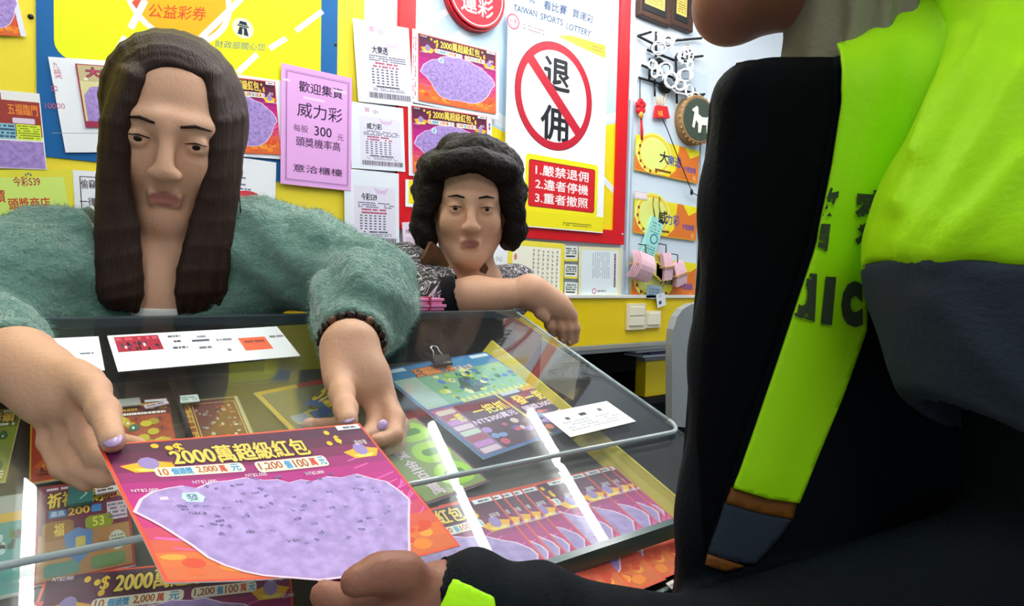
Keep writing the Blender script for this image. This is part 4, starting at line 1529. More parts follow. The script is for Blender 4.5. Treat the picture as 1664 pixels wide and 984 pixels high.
def t_teal(s):
    s.rect(0, 0, 1, 1, '9aa89a', 1)
    s.rect(.02, .02, .98, .2, 'a8b0a4', 2)
    s.rect(.02, .2, .98, .3, 'd8b03a', 3)
    s.rect(.02, .3, .98, .98, '4a9a94', 2)
    rg = random.Random(14)
    for k in range(24):
        u, v = rg.uniform(.05, .85), rg.uniform(.33, .92)
        s.rrect(u, v, min(.97, u + rg.uniform(.06, .14)), min(.97, v + rg.uniform(.05, .1)), .002, rg.choice(['14201e', 'bce0dc', '8ac8c8', 'e8f0ea', '6a8a4a', '2a5a5a']), 3 + k % 3)


tray_ticket((-50, 814), (42, 800), .105, .002, t_teal, 'teal and grey scratch ticket at the end of the middle row')


def t_green2(s):
    patch_ticket(s, 31, '6aa06a', '8ab07a', ['c8c060', 'd88a5a', '5a8a9a', 'e0dca0'], 'a0a86a', '財神到', 'f0e070')


tray_ticket((268, 770), (350, 756), .105, .002, t_green2, 'green scratch ticket of the middle row, hidden below the held ticket')
tray_ticket((372, 752), (455, 738), .105, .002, lambda s: patch_ticket(s, 33, 'b07a3a', '8a3a2a', ['e0c060', 'c85a3a', 'f0e0a0'], 'c89a3a', '金元寶'), 'tan scratch ticket of the middle row, covered by the held ticket')

# lower row: purple tickets, one large in front and a fan beside it
S = tray_sheet((75, 935), (470, 897), .146, .002)
ticket2000(S, 0)
big = S.build('scratch_ticket', 'purple scratch ticket lying under the lower pane, below the held one', 'lottery ticket', 'purple tickets of the lower row')
# fanned stack: each copy lies a little lower and further along than the one before
Wt = .175
S = tray_sheet((600, 878), (700, 850), .155, .0)
fan_x = [793, 809, 827, 843, 867, 911, 945, 970, 986, 995, 1005]
src = None
for k, x in enumerate(fan_x):
    tr = lid_pt(x, 850 - (x - 715) * .32, -.03)
    lift = .0145 - .0012 * k
    if src is None:
        s = Sheet(tr - np.array([Wt, 0, 0]) + LIDU * lift, tr + LIDU * lift, H=.146, N=LIDU, thick=.0004)
        ticket2000(s, 0)
        src = s.build('scratch_ticket', 'purple scratch ticket topmost of the fanned row beside the sleeve', 'lottery ticket', 'fanned purple tickets')
        base_tr = tr.copy()
        s0 = s
    else:
        c = src.copy()
        C.objects.link(c)
        d = tr - base_tr - LIDU * (.0012 * k)
        c.matrix_world = Matrix.Translation(Vector(d)) @ src.matrix_world
        tail = {10: 'purple scratch ticket lowest of the fanned row, against the yellow tray side', 5: 'purple scratch ticket in the fanned row just before the widest step', 6: 'purple scratch ticket in the fanned row just after the widest step'}
        c['label'] = tail.get(k, '%s purple scratch ticket down from the topmost of the fanned row' % ('', 'second', 'third', 'fourth', 'fifth', 'sixth', 'seventh', 'eighth', 'ninth', 'tenth')[k] if k < 10 else '')
        if k in tail:
            c['label'] = tail[k]
        for ch in src.children:
            e = ch.copy()
            C.objects.link(e)
            e.parent = c
# divider bars between the ticket columns
for (a, b, lab) in (((277, 612), (312, 722), 'black divider standing between the gold coin ticket and the brown red one'), ((160, 655), (205, 760), 'black divider beside the gold coin ticket'), ((150, 700), (152, 860), 'x')):
    if lab == 'x':
        continue
    p, q = lid_pt(a[0], a[1], -.022), lid_pt(b[0], b[1], -.028)
    t = MB().tube([p, q], .003, 8)
    o = t.build('tray_divider', m_black)
    tag(o, lab, 'divider', 'tray dividers')


# little clips and tags on the tickets
def tray_tag(tl, tr, H, lift, base, label, rows=1, name='price_tag', prn=None):
    s = tray_sheet(tl, tr, H, lift, .0015, base)
    if rows:
        s.print_rows(.1, .2, .9, .8, rows, prn or '3a4046', 1, .8, .6, 3)
    return s.build(name, label, 'tag')


tray_tag((193, 648), (227, 645), .014, .006, 'a4a8a4', 'grey clear tag clipped on the gold coin ticket', 0)
tray_tag((233, 658), (271, 650), .006, .006, 'd8c8d0', 'thin white tag on the gold coin ticket', 1)
tray_tag((287, 643), (321, 640), .014, .008, 'd4e2dc', 'shiny white clip tag at the corner of the brown red ticket', 2, 'clip_tag', '7a9a8a')
s = tray_sheet((112, 790), (152, 785), .022, .006, .003, '1a7a74')
s.poly([(.45, .2), (.7, .5), (.45, .8), (.5, .8), (.78, .5), (.5, .2)], 'c8e8e0', 1)
s.build('teal_clip', 'teal clip on the purple red blessing ticket', 'clip')
tray_tag((154, 794), (190, 787), .007, .006, 'e4dce4', 'white tag beside the teal clip', 1)
s = Sheet(lid_pt(30, 980, -.02), lid_pt(72, 976, -.02), H=.018, N=LIDU, thick=.001, base='c81e2c')
s.ring(.5, .5, .4, .4, .12, 'f4e0e0', 1)
s.text('彩', .3, .3, .7, .7, 'f4e0e0', 1)
s.build('red_seal_sticker', 'round red seal sticker below the lid edge, beside the large purple ticket', 'sticker')
# white numbered tags in a row along the lower edge (beyond the fan)
for k in range(3):
    x = 1082 + 13 * k
    s = tray_sheet((x, 947 - 7 * k), (x + 11, 941 - 7 * k), .008, .014, .0008, 'e8e2dc')
    s.print_rows(.1, .2, .9, .8, 1, '6a5a5a', 1)
    s.build('price_tag', 'small white tag past the glass edge beside the officer, ' + ('first', 'second', 'third')[k] + ' of three', 'tag', 'tags past the glass edge')

# binder clip
bc_ = lid_pt(716, 588, -.016)
t = empty('binder_clip', bc_, 'black binder clip with wire handles on the aqua green ticket', 'binder clip')
ux = np.array([1.0, 0, 0])
vy = np.cross(LIDU, ux)
fr_ = Matrix.Identity(4)
for i in range(3):
    fr_[i][0], fr_[i][1], fr_[i][2], fr_[i][3] = ux[i], vy[i], LIDU[i], bc_[i]
MB().prism([fr_ @ Vector(p) for p in ((-.013, -.010, .0), (-.013, .004, .0), (-.013, .004, .009), (-.013, -.010, .002))], fr_.to_3x3() @ Vector((.026, 0, 0))).build('body', m_black, t)
for sgn in (0, 1):
    pts = [(-.009, .002 + .0 * sgn, .003), (-.0045, .017, .008 + .004 * sgn), (-.0055, .024, .010 + .004 * sgn), (0, .027, .011 + .004 * sgn), (.0055, .024, .010 + .004 * sgn), (.0045, .017, .008 + .004 * sgn), (.009, .002, .003)]
    if sgn:
        pts = [(p[0] * .9, -.004 - p[1] * .55, p[2] * .6) for p in pts]
    MB().tube([fr_ @ Vector(p) for p in pts], .0011, 6).build('handle', m_steel, t)

# ---- the purple ticket held up over the lid
HV = (.405, .545, .450, .318)
HP = [at(x, y, v) for (x, y), v in zip(((158, 722), (584, 687), (748, 886), (268, 946)), HV)]


def held(u, v, h):
    p = (HP[0] * (1 - u) + HP[1] * u) * (1 - v) + (HP[3] * (1 - u) + HP[2] * u) * v
    n = np.cross(HP[1] - HP[0], HP[0] - HP[3])
    n = n / np.linalg.norm(n)
    if n @ fw > 0:
        n = -n
    s = math.sin(math.pi * u)
    p = p - up * (.006 + .006 * v) * s + n * .006 * s
    return p + n * h


S = Sheet(HP[0], HP[1], bl=HP[3], N=-fw)


def held_uv(x, y):
    """where a sight line meets the bent ticket"""
    u, v = .5, .5
    for _ in range(25):
        def pr(u_, v_):
            q = held(u_, v_, 0) - CAM
            return np.array([832 + FPX * (q @ rt) / (q @ fw), 492 - FPX * (q @ up) / (q @ fw)])
        p = pr(u, v)
        J = np.stack([(pr(u + 1e-4, v) - p) / 1e-4, (pr(u, v + 1e-4) - p) / 1e-4], axis=1)
        d = np.linalg.solve(J, np.array([x, y]) - p)
        u, v = u + d[0], v + d[1]
    return (u, v)


HB = [held_uv(*p) for p in ((222, 832), (232, 812), (250, 800), (275, 794), (300, 790), (322, 794), (345, 784), (372, 782), (400, 777), (430, 781), (452, 780), (470, 785), (488, 780), (508, 783), (530, 775), (552, 777), (578, 771), (602, 778), (626, 783), (650, 800), (663, 812), (662, 850), (663, 897), (640, 908), (600, 922), (560, 936), (520, 941), (470, 937), (430, 934), (400, 928), (368, 918), (340, 905), (315, 886), (290, 870), (268, 856), (250, 846))]
t0, t1 = held_uv(271, 730), held_uv(507, 738)
s0, s1 = held_uv(248, 761), held_uv(401, 766)
s2, s3 = held_uv(411, 751), held_uv(537, 756)
ticket2000(S, 1, held=(HB, t0 + t1, s0 + s1, s2 + s3, held_uv(314, 809), [held_uv(216, 803), held_uv(316, 789), held_uv(500, 775), held_uv(402, 778)]))
S.build('held_scratch_ticket', 'large purple scratch ticket held up over the case by the woman in green', 'lottery ticket', None, warp=held)

# pink slips with a rubber band on the back ledge
p0, p1 = on_y(655, 497, .885), on_y(712, 503, .885)
t = empty('pink_slip_stack', ((p0 + p1) / 2), 'banded stack of pink slips on the back ledge beside the green sleeve', 'slip stack')
zb_ = 1.219
for k in range(5):
    MB().box((p0[0] - .02 + .002 * (k % 2), .872 - .002 * (k % 3), zb_ + .005 * k), (p1[0] + .003 * ((k * 7) % 3), .925, zb_ + .005 * k + .0044), .0008).build('slip_bundle', mat('pink bundle', 'f08cc0', rough=.6, mottled=.08, mscale=80), t)
MB().box((p1[0] - .026, .868, zb_ - .0005), (p1[0] - .022, .93, zb_ + .027), .0008).build('rubber_band', mat('red rubber', 'b0385a', rough=.5), t)


# ================================================================== people
V = lambda *a: np.array(a, float)


class SDF:
    """one continuous body surface blended from tapered limbs and rounded volumes"""

    def __init__(self, lo, hi, vox):
        self.lo, self.vox = np.array(lo, float), vox
        self.n = tuple(int(math.ceil((hi[i] - lo[i]) / vox)) + 1 for i in range(3))
        self.a = np.full(self.n, .06, np.float32)

    def region(self, lo, hi, pad):
        i0 = [max(0, int((lo[i] - pad - self.lo[i]) / self.vox)) for i in range(3)]
        i1 = [min(self.n[i], int((hi[i] + pad - self.lo[i]) / self.vox) + 2) for i in range(3)]
        if any(i1[i] <= i0[i] for i in range(3)):
            return None
        g = [(self.lo[i] + np.arange(i0[i], i1[i]) * self.vox).astype(np.float32) for i in range(3)]
        sl = tuple(slice(i0[i], i1[i]) for i in range(3))
        return sl, g[0][:, None, None], g[1][None, :, None], g[2][None, None, :]

    def comb(self, sl, d, k, op):
        A = self.a[sl]
        if op == 'add':
            h = np.maximum(k - np.abs(A - d), 0) / k
            self.a[sl] = np.minimum(A, d) - h * h * k * .25
        elif op == 'sub':
            d = -d
            h = np.maximum(k - np.abs(A - d), 0) / k
            self.a[sl] = np.maximum(A, d) + h * h * k * .25
        else:
            self.a[sl] = np.maximum(A, d)

    def cap(self, a, b, ra, rb, k=.01, op='add', flat=None):
        a, b = np.asarray(a, float), np.asarray(b, float)
        r = max(ra, rb)
        rg_ = self.region(np.minimum(a, b) - r, np.maximum(a, b) + r, k + 3 * self.vox)
        if rg_ is None:
            return self
        sl, X, Y, Z = rg_
        ba = b - a
        L2 = max(float(ba @ ba), 1e-12)
        px, py, pz = X - a[0], Y - a[1], Z - a[2]
        t = np.clip((px * ba[0] + py * ba[1] + pz * ba[2]) / L2, 0, 1)
        dx, dy, dz = px - t * ba[0], py - t * ba[1], pz - t * ba[2]
        if flat is not None:                 # squash along a direction: (dir, factor>1)
            f, s = np.asarray(flat[0], float), flat[1]
            q = dx * f[0] + dy * f[1] + dz * f[2]
            d = np.sqrt(dx * dx + dy * dy + dz * dz + (s * s - 1) * q * q) - (ra + (rb - ra) * t)
        else:
            d = np.sqrt(dx * dx + dy * dy + dz * dz) - (ra + (rb - ra) * t)
        self.comb(sl, d, k, op)
        return self

    def chain(self, pts, rads, k=.008, flat=None):
        for i in range(len(pts) - 1):
            self.cap(pts[i], pts[i + 1], rads[i], rads[i + 1], k, flat=flat)
        return self

    def ell(self, c, r, R=None, k=.01, op='add'):
        c, r = np.asarray(c, float), np.asarray(r, float)
        m = float(r.max())
        rg_ = self.region(c - m, c + m, k + 3 * self.vox)
        if rg_ is None:
            return self
        sl, X, Y, Z = rg_
        p = [X - c[0], Y - c[1], Z - c[2]]
        if R is not None:
            R = np.asarray(R, float)
            p = [p[0] * R[0][j] + p[1] * R[1][j] + p[2] * R[2][j] for j in range(3)]
        k0 = np.sqrt(sum((p[j] / r[j]) ** 2 for j in range(3))) + 1e-9
        k1 = np.sqrt(sum((p[j] / r[j] ** 2) ** 2 for j in range(3))) + 1e-9
        self.comb(sl, k0 * (k0 - 1) / k1, k, op)
        return self

    def plane(self, p, n):
        """keep only the side the normal points away from"""
        p, n = np.asarray(p, float), np.asarray(n, float)
        n = n / np.linalg.norm(n)
        g = [(self.lo[i] + np.arange(self.n[i]) * self.vox).astype(np.float32) for i in range(3)]
        d = (g[0][:, None, None] - p[0]) * n[0] + (g[1][None, :, None] - p[1]) * n[1] + (g[2][None, None, :] - p[2]) * n[2]
        self.a = np.maximum(self.a, d)
        return self

    def wave(self, fn):
        g = [(self.lo[i] + np.arange(self.n[i]) * self.vox).astype(np.float32) for i in range(3)]
        self.a = self.a + fn(g[0][:, None, None], g[1][None, :, None], g[2][None, None, :]).astype(np.float32)
        return self

    def mesh(self, name):
        a = np.clip(self.a, -.06, .06)
        for ax in range(3):                 # close the surface at the box limits
            sl = [slice(None)] * 3
            for e in (0, -1):
                sl[ax] = e
                a[tuple(sl)] = .06
        g = openvdb.FloatGrid(.06)
        g.copyFromArray(a.astype(np.float32))
        pts, quads = g.convertToQuads(0.0)
        pts = pts * self.vox + self.lo
        me = bpy.data.meshes.new(name)
        nv, nf = len(pts), len(quads)
        me.vertices.add(nv)
        me.vertices.foreach_set('co', pts.astype(np.float32).ravel())
        me.loops.add(nf * 4)
        me.loops.foreach_set('vertex_index', quads[:, ::-1].astype(np.int32).ravel())
        me.polygons.add(nf)
        me.polygons.foreach_set('loop_start', np.arange(nf, dtype=np.int32) * 4)
        me.polygons.foreach_set('use_smooth', np.ones(nf, bool))
        me.update()
        me.validate()
        bm = bmesh.new()
        bm.from_mesh(me)
        if bm.calc_volume(signed=True) < 0:
            bmesh.ops.reverse_faces(bm, faces=bm.faces)
        bm.to_mesh(me)
        bm.free()
        return me


def ripple(me, fn):
    """move vertices along their normals"""
    nv = len(me.vertices)
    co = np.empty(nv * 3, np.float32)
    me.vertices.foreach_get('co', co)
    no = np.empty(nv * 3, np.float32)
    me.vertex_normals.foreach_get('vector', no)
    co, no = co.reshape(-1, 3), no.reshape(-1, 3)
    co = co + no * fn(co)[:, None]
    me.vertices.foreach_set('co', co.astype(np.float32).ravel())
    me.update()


def vnoise(co, scale, seed=0.0):
    return np.array([noise.noise(Vector((float(c[0]) * scale + seed, float(c[1]) * scale, float(c[2]) * scale))) for c in co], np.float32)


def paint(me, mats, tests):
    """give faces near given spots another material: tests = [(index, fn(co)->bool)]"""
    for m in mats:
        me.materials.append(m)
    n = len(me.polygons)
    co = np.empty(n * 3, np.float32)
    me.polygons.foreach_get('center', co)
    co = co.reshape(-1, 3)
    mi = np.zeros(n, np.int32)
    for i, fn in tests:
        mi[fn(co)] = i
    me.polygons.foreach_set('material_index', mi)


def skin(name, col, rough=.5):
    m = mat(name, col, rough=rough, spec=.35, bump=.15, bscale=260, mottled=.07, mscale=30)
    b = m.node_tree.nodes['Principled BSDF']
    b.inputs['Subsurface Weight'].default_value = .12
    b.inputs['Subsurface Radius'].default_value = (.012, .005, .003)
    b.inputs['Subsurface Scale'].default_value = .5
    return m


def head_frame(c, f, upv):
    f = f / np.linalg.norm(f)
    x = np.cross(f, upv)
    x /= np.linalg.norm(x)
    z = np.cross(x, f)
    R = np.stack([x, f, z], axis=1)      # columns
    return (lambda *p: np.asarray(c) + R @ np.array(p, float)), R


def head(s, P, R, k=1.0):
    """face and skull in head coordinates: x side, y forward, z up, 0 at eye level"""
    e = lambda c, r, kk=.02, op='add': s.ell(P(*(np.array(c) * k)), np.array(r) * k, R, kk, op)
    cp = lambda a, b, ra, rb, kk=.012, op='add': s.cap(P(*(np.array(a) * k)), P(*(np.array(b) * k)), ra * k, rb * k, kk, op)
    e((0, -.018, .035), (.073, .088, .083))
    e((0, .018, -.03), (.061, .066, .086), .03)
    cp((0, .03, -.062), (0, .06, -.098), .042, .019, .03)
    for x in (-1, 1):
        cp((.05 * x, .005, -.055), (.012 * x, .06, -.1), .017, .014, .03)
        e((.036 * x, .058, -.03), (.024, .02, .024), .02)
        e((.031 * x, .094, -.001), (.017, .017, .012), .012, 'sub')
        e((.0755 * x, -.012, -.012), (.009, .019, .032), .008)
        cp((.012 * x, .076, .022), (.042 * x, .062, .022), .010, .007, .022)
        e((.031 * x, .0705, -.001), (.0146, .0146, .0146), .004)
        cp((.0222 * x, .088, -.0022), (.0398 * x, .085, -.0012), .0046, .0042, .0015, 'sub')
        e((.011 * x, .095, -.038), (.008, .010, .007), .006)
    cp((0, .084, .012), (0, .104, -.034), .0065, .0105, .012)
    cp((-.015, .083, -.0655), (.015, .083, -.0655), .0052, .0052, .006)
    cp((-.012, .083, -.0745), (.012, .083, -.0745), .0062, .0062, .006)
    cp((-.019, .0905, -.070), (.019, .0905, -.070), .0022, .0022, .003, 'sub')


def face_parts(P, R, body, hair_m, k=1.0, lip=None):
    """eyes and brows as parts; lips are painted on the body mesh"""
    Rm = Matrix([list(map(float, r)) for r in R])
    wh, ir, pu = mat('eye white', 'e4e0da', rough=.15), mat('iris brown', '2a1a12', rough=.1), mat('pupil', '060506', rough=.05)
    for x in (-1, 1):
        b = MB()
        b.ball(P(.031 * x * k, .0705 * k, -.001 * k), .0125 * k, 0, 20)
        b.ball(P(.031 * x * k, .0766 * k, -.0012 * k), .0075 * k, 1, 18)
        b.ball(P(.031 * x * k, .0812 * k, -.0012 * k), .0034 * k, 2, 12)
        b.build('eye', [wh, ir, pu], body)
        b = MB()
        b.tube([P(.014 * x * k, .0895 * k, .021 * k), P(.03 * x * k, .0840 * k, .0245 * k), P(.047 * x * k, .0705 * k, .021 * k)], [.0016 * k, .0023 * k, .0009 * k], 8)
        b.build('eyebrow', hair_m, body)
        b = MB()
        b.tube([P(.0190 * x * k, .0818 * k, .0014 * k), P(.031 * x * k, .0850 * k, .0040 * k), P(.0435 * x * k, .0790 * k, .0020 * k)], [.0006 * k, .0011 * k, .0006 * k], 6)
        b.build('eyelash', hair_m, body)


def lip_mask(me, m, P, R, col, k=1.0):
    """natural lip colour with a soft edge, held in a mesh attribute"""
    n = len(me.vertices)
    co = np.empty(n * 3, np.float32)
    me.vertices.foreach_get('co', co)
    q = (co.reshape(-1, 3) - P(0, 0, 0)) @ np.asarray(R) / k
    d = np.sqrt((q[:, 0] / .0185) ** 2 + ((q[:, 2] + .0702) / .0095) ** 2)
    v = np.clip((1.12 - d) / .3, 0, 1) * (q[:, 1] > .065)
    at_ = me.attributes.new('lip', 'FLOAT', 'POINT')
    at_.data.foreach_set('value', v.astype(np.float32))
    nt = m.node_tree
    b = nt.nodes['Principled BSDF']
    src = b.inputs['Base Color'].links[0].from_socket
    an = nt.nodes.new('ShaderNodeAttribute')
    an.attribute_name = 'lip'
    mx = nt.nodes.new('ShaderNodeMix')
    mx.data_type = 'RGBA'
    mx.inputs['B'].default_value = rgb(col)
    nt.links.new(an.outputs['Fac'], mx.inputs['Factor'])
    nt.links.new(src, mx.inputs['A'])
    nt.links.new(mx.outputs['Result'], b.inputs['Base Color'])
    me.materials.append(m)


def finger(s, pts, r0, r1, k=.006):
    n = len(pts)
    s.chain([np.asarray(p) for p in pts], [r0 + (r1 - r0) * i / (n - 1) for i in range(n)], k)


def nail(parent, tip, back, facing, m, w=.0055, L=.0075):
    """fingernail plate just above the fingertip"""
    tip, back, facing = map(lambda q: np.asarray(q, float), (tip, back, facing))
    d = tip - back
    d /= np.linalg.norm(d)
    f = facing - d * (facing @ d)
    f /= np.linalg.norm(f)
    x = np.cross(d, f)
    b = MB()
    R = Matrix([[float(x[i]), float(d[i]), float(f[i])] for i in range(3)])
    b.ball(tip, (w, L, .0022), 0, 14, R)
    return b.build('fingernail', m, parent)


camdir = lambda p: (CAM - np.asarray(p)) / np.linalg.norm(CAM - np.asarray(p))

# ------------------------------------------------------------------ the woman in green
YW = .95
m_skin1 = skin('skin warm', 'd4a688')
m_hair1 = mat('dark brown hair', '2c1a11', rough=.5, spec=.22, bump=.7, bscale=1.0, mottled=.35, mscale=1.0)
for n_h in [n for n in m_hair1.node_tree.nodes if n.type == 'TEX_NOISE']:
    mp = m_hair1.node_tree.nodes.new('ShaderNodeMapping')       # strands run down the hair
    mp.inputs['Scale'].default_value = (420, 420, 9)
    m_hair1.node_tree.links.new(m_hair1.node_tree.nodes['Texture Coordinate'].outputs['Object'], mp.inputs['Vector'])
    m_hair1.node_tree.links.new(mp.outputs['Vector'], n_h.inputs['Vector'])
m_green = mat('green fuzzy knit', '6f978a', rough=.95, spec=.1, sheen=.7, bump=.9, bscale=240, mottled=.16, mscale=45)
m_white = mat('white cotton', 'dcdcd8', rough=.8)
m_nail = mat('lilac glitter nail', 'b79ac8', rough=.25, spec=.6, mottled=.4, mscale=600)

hc = on_y(284, 222, .945)
hf = camdir(hc) * 1.0 + V(-.10, 0, -.10)
P1, R1 = head_frame(hc, hf, V(.07, 0, 1))
sh_l, sh_r = on_y(82, 432, .96), on_y(425, 402, .95)        # shoulders: picture left, picture right
el_r = at(600, 462, .86)
wr_r = at(569, 566, .665)
el_l = at(-95, 560, .66)
wr_l = at(28, 590, .53)
neck0, neck1 = P1(0, -.02, -.07), on_y(262, 440, .97)
chest = on_y(262, 520, .985)

s = SDF((-.30, .36, .92), (.52, 1.12, 1.64), .0026)
s.cap(neck0, neck1, .050, .056, .03)
s.cap(neck1, sh_l + V(.03, .0, -.0), .045, .045, .04)
s.cap(neck1, sh_r + V(-.03, .0, -.0), .045, .045, .04)
s.ell(on_y(262, 500, .985), (.125, .072, .12), None, .05)
s.cap(chest, chest + V(0, .01, -.22), .10, .10, .05)
# collar bones
s.cap(on_y(250, 428, .915), sh_l + V(.05, -.035, .015), .006, .006, .02)
s.cap(on_y(278, 430, .915), sh_r + V(-.06, -.035, .015), .006, .006, .02)
for a_, b_, c_ in ((sh_l, el_l, wr_l), (sh_r, el_r, wr_r)):
    s.chain([a_, b_], [.042, .034], .03)
    s.chain([b_, (b_ + c_) / 2, c_], [.035, .031, .0245], .02)
head(s, P1, R1, 1.0)
# hand at picture right: the thumb presses the corner of the ticket, the fingers pass behind it
T_ = lambda x, y, v: at(x, y, v)
kn = [T_(548, 618, .625), T_(572, 630, .632), T_(598, 634, .64), T_(622, 640, .645)]
for q, r_ in zip(kn, (.0125, .0135, .0135, .012)):
    s.cap(wr_r, q, .0235, r_, .016)
s.cap(T_(560, 600, .645), T_(600, 612, .65), .018, .018, .02)
th = [T_(552, 606, .632), T_(556, 640, .598), T_(562, 664, .570), T_(566, 682, .548)]
finger(s, th, .0125, .0088, .008)
finger(s, [kn[1], T_(556, 690, .622), T_(528, 694, .606), T_(503, 690, .592)], .0098, .0072)
finger(s, [kn[2], T_(612, 684, .625), T_(600, 706, .602), T_(585, 712, .585)], .0100, .0074)
finger(s, [kn[3], T_(643, 680, .62), T_(640, 708, .596), T_(612, 716, .575)], .0098, .0072)
finger(s, [T_(628, 640, .655), T_(652, 692, .64), T_(645, 722, .615), T_(622, 732, .590)], .0088, .0066)
# hand at picture left
kl = [T_(140, 622, .475), T_(124, 646, .470), T_(102, 664, .472), T_(78, 670, .48)]
for q, r_ in zip(kl, (.0125, .0130, .0125, .0115)):
    s.cap(wr_l, q, .0235, r_, .016)
s.cap(T_(70, 610, .515), T_(88, 640, .50), .018, .017, .02)
tl_ = [T_(120, 612, .484), T_(150, 634, .455), T_(168, 668, .432), T_(183, 716, .404)]
finger(s, tl_, .0125, .0080, .008)
finger(s, [kl[0], T_(152, 686, .478), T_(180, 716, .462), T_(222, 724, .452)], .0095, .0068)
finger(s, [kl[1], T_(134, 708, .464), T_(156, 742, .446), T_(186, 752, .44)], .0090, .0068, .003)
finger(s, [kl[2], T_(106, 722, .470), T_(130, 762, .450), T_(170, 778, .44)], .0088, .0066, .003)
finger(s, [kl[3], T_(78, 718, .474), T_(98, 762, .456), T_(142, 786, .446)], .0080, .0060, .003)
me = s.mesh('person')
lip_mask(me, m_skin1, P1, R1, 'a8685e')
w1 = mesh_obj('person', me, None, loc=hc - V(0, 0, .25))
tag(w1, 'woman with long brown hair in a fuzzy green sweater, holding out a purple ticket', 'person')
bpy.context.view_layer.update()
face_parts(P1, R1, w1, m_hair1)
nail(w1, T_(565.5, 679, .5455), T_(562, 664, .562), camdir(th[3]), m_nail, .0065, .0088)
nail(w1, T_(183, 713, .4005), T_(170, 676, .42), camdir(tl_[3]), m_nail, .0060, .0088)
nail(w1, T_(622, 690, .588), T_(636, 676, .60), camdir(T_(612, 690, .58)), m_nail, .005, .007)

# green sweater
s = SDF((-.32, .50, .90), (.50, 1.14, 1.40), .0034)
ext = 0.0
s.ell(on_y(262, 505, .985), (.155, .098, .15), None, .05)
s.cap(chest + V(0, .01, -.02), chest + V(0, .02, -.24), .125, .13, .05)
for a_, b_ in ((on_y(200, 395, .975), sh_l), (on_y(325, 380, .97), sh_r)):
    s.cap(a_, b_, .048, .062, .05)
s.chain([sh_r + V(-.01, 0, -.01), (sh_r + el_r) / 2 + V(0, .01, .005), el_r], [.064, .058, .055], .05)
s.chain([el_r, el_r * .5 + wr_r * .5 + V(.005, 0, .012), wr_r * .80 + el_r * .20], [.056, .056, .043], .04)
s.chain([sh_l + V(.0, 0, -.01), (sh_l + el_l) / 2 + V(0, 0, 0.01), el_l], [.064, .060, .056], .05)
s.chain([el_l, el_l * .5 + wr_l * .5, wr_l * .80 + el_l * .20], [.054, .050, .038], .04)
# V neck: a wedge cut from neck to breast
nk = on_y(262, 372, .93)
for dx0, dx1 in ((-.045, -.018), (0, 0), (.045, .018)):
    s.cap(on_y(262, 350, .955) + V(dx0, 0, 0), on_y(266, 505, .87) + V(dx1 * .6, 0, 0), .05, .022, .012, 'sub')
s.cap(on_y(262, 360, .97), on_y(262, 420, .97), .066, .062, .01, 'sub')
s.cap(on_y(262, 360, .99), on_y(262, 300, .97), .075, .08, .01, 'sub')
# open cuffs
d = wr_r - el_r
s.cap(wr_r - d * .18, wr_r + d * .2, .033, .036, .004, 'sub')
d = wr_l - el_l
s.cap(wr_l - d * .12, wr_l + d * .2, .030, .034, .004, 'sub')
me = s.mesh('sweater')


def knit(co):
    sh = .0035 * np.sin(co[:, 0] * 60 + co[:, 2] * 95 + 2.0 * np.sin(co[:, 1] * 40)) * (co[:, 2] > 1.1)
    return sh + .004 * vnoise(co, 28, 3) + .0022 * vnoise(co, 95, 9)


ripple(me, knit)
sw = mesh_obj('sweater', me, w1, [m_green])
# short fuzz standing off the knit
rg = random.Random(31)
fz = bmesh.new()
nf = len(me.polygons)
cen = np.empty(nf * 3, np.float32)
me.polygons.foreach_get('center', cen)
nor = np.empty(nf * 3, np.float32)
me.polygons.foreach_get('normal', nor)
cen, nor = cen.reshape(-1, 3), nor.reshape(-1, 3)
fv, ff = [], []
toc = CAM - cen
vis = np.nonzero(((nor * toc).sum(1) > -.25 * np.linalg.norm(toc, axis=1)) & (cen[:, 2] > 1.12))[0]
nr = np.random.default_rng(4)
pick = nr.choice(vis, size=min(42000, len(vis) * 2), replace=True)
c0 = cen[pick]
dirs = nor[pick] + nr.normal(0, .75, (len(pick), 3)) + V(0, 0, -.25)
dirs /= np.linalg.norm(dirs, axis=1)[:, None]
L = nr.uniform(.004, .010, len(pick))[:, None]
side = np.cross(dirs, nr.normal(0, 1, (len(pick), 3)))
side /= np.linalg.norm(side, axis=1)[:, None]
side *= .00022
n_ = len(pick)
fz_v = np.concatenate([c0 - side, c0 + side, c0 + dirs * L]).astype(np.float32)
me2 = bpy.data.meshes.new('knit_fuzz')
me2.from_pydata([tuple(map(float, v)) for v in fz_v], [], [(i, i + n_, i + 2 * n_) for i in range(n_)])
me2.update()
fuzz = mesh_obj('knit_fuzz', me2, sw, [mat('green fuzz', '84ab9d', rough=.9, spec=.1)])
fuzz['kind'] = 'stuff'

# white top under the V neck
s = SDF((.0, .82, 1.08), (.28, 1.06, 1.30), .0025)
s.ell(on_y(262, 500, .985), (.129, .077, .124), None, .02)
s.cap(chest, chest + V(0, .01, -.22), .106, .106, .05)
s.plane(on_y(262, 487, .92), V(0, -.25, 1))
me = s.mesh('undershirt')
mesh_obj('undershirt', me, w1, [m_white])

# long straight hair, parted, falling in front of both shoulders
s = SDF((-.05, .80, 1.08), (.30, 1.10, 1.63), .0026)
s.ell(P1(0, -.028, .038), (.086, .094, .096), R1, .02)
s.cap(P1(0, -.05, .0), P1(0, -.06, -.16), .080, .075, .04)
s.cap(P1(-.0, .02, .0), P1(0, .13, .01), .066, .060, .012, 'sub')
s.cap(P1(-.004, .0, -.075), P1(-.004, .12, -.06), .055, .058, .01, 'sub')
s.cap(P1(-.01, .01, .03), P1(-.01, .12, .04), .052, .056, .01, 'sub')
rg = random.Random(17)
Yf_ = .905


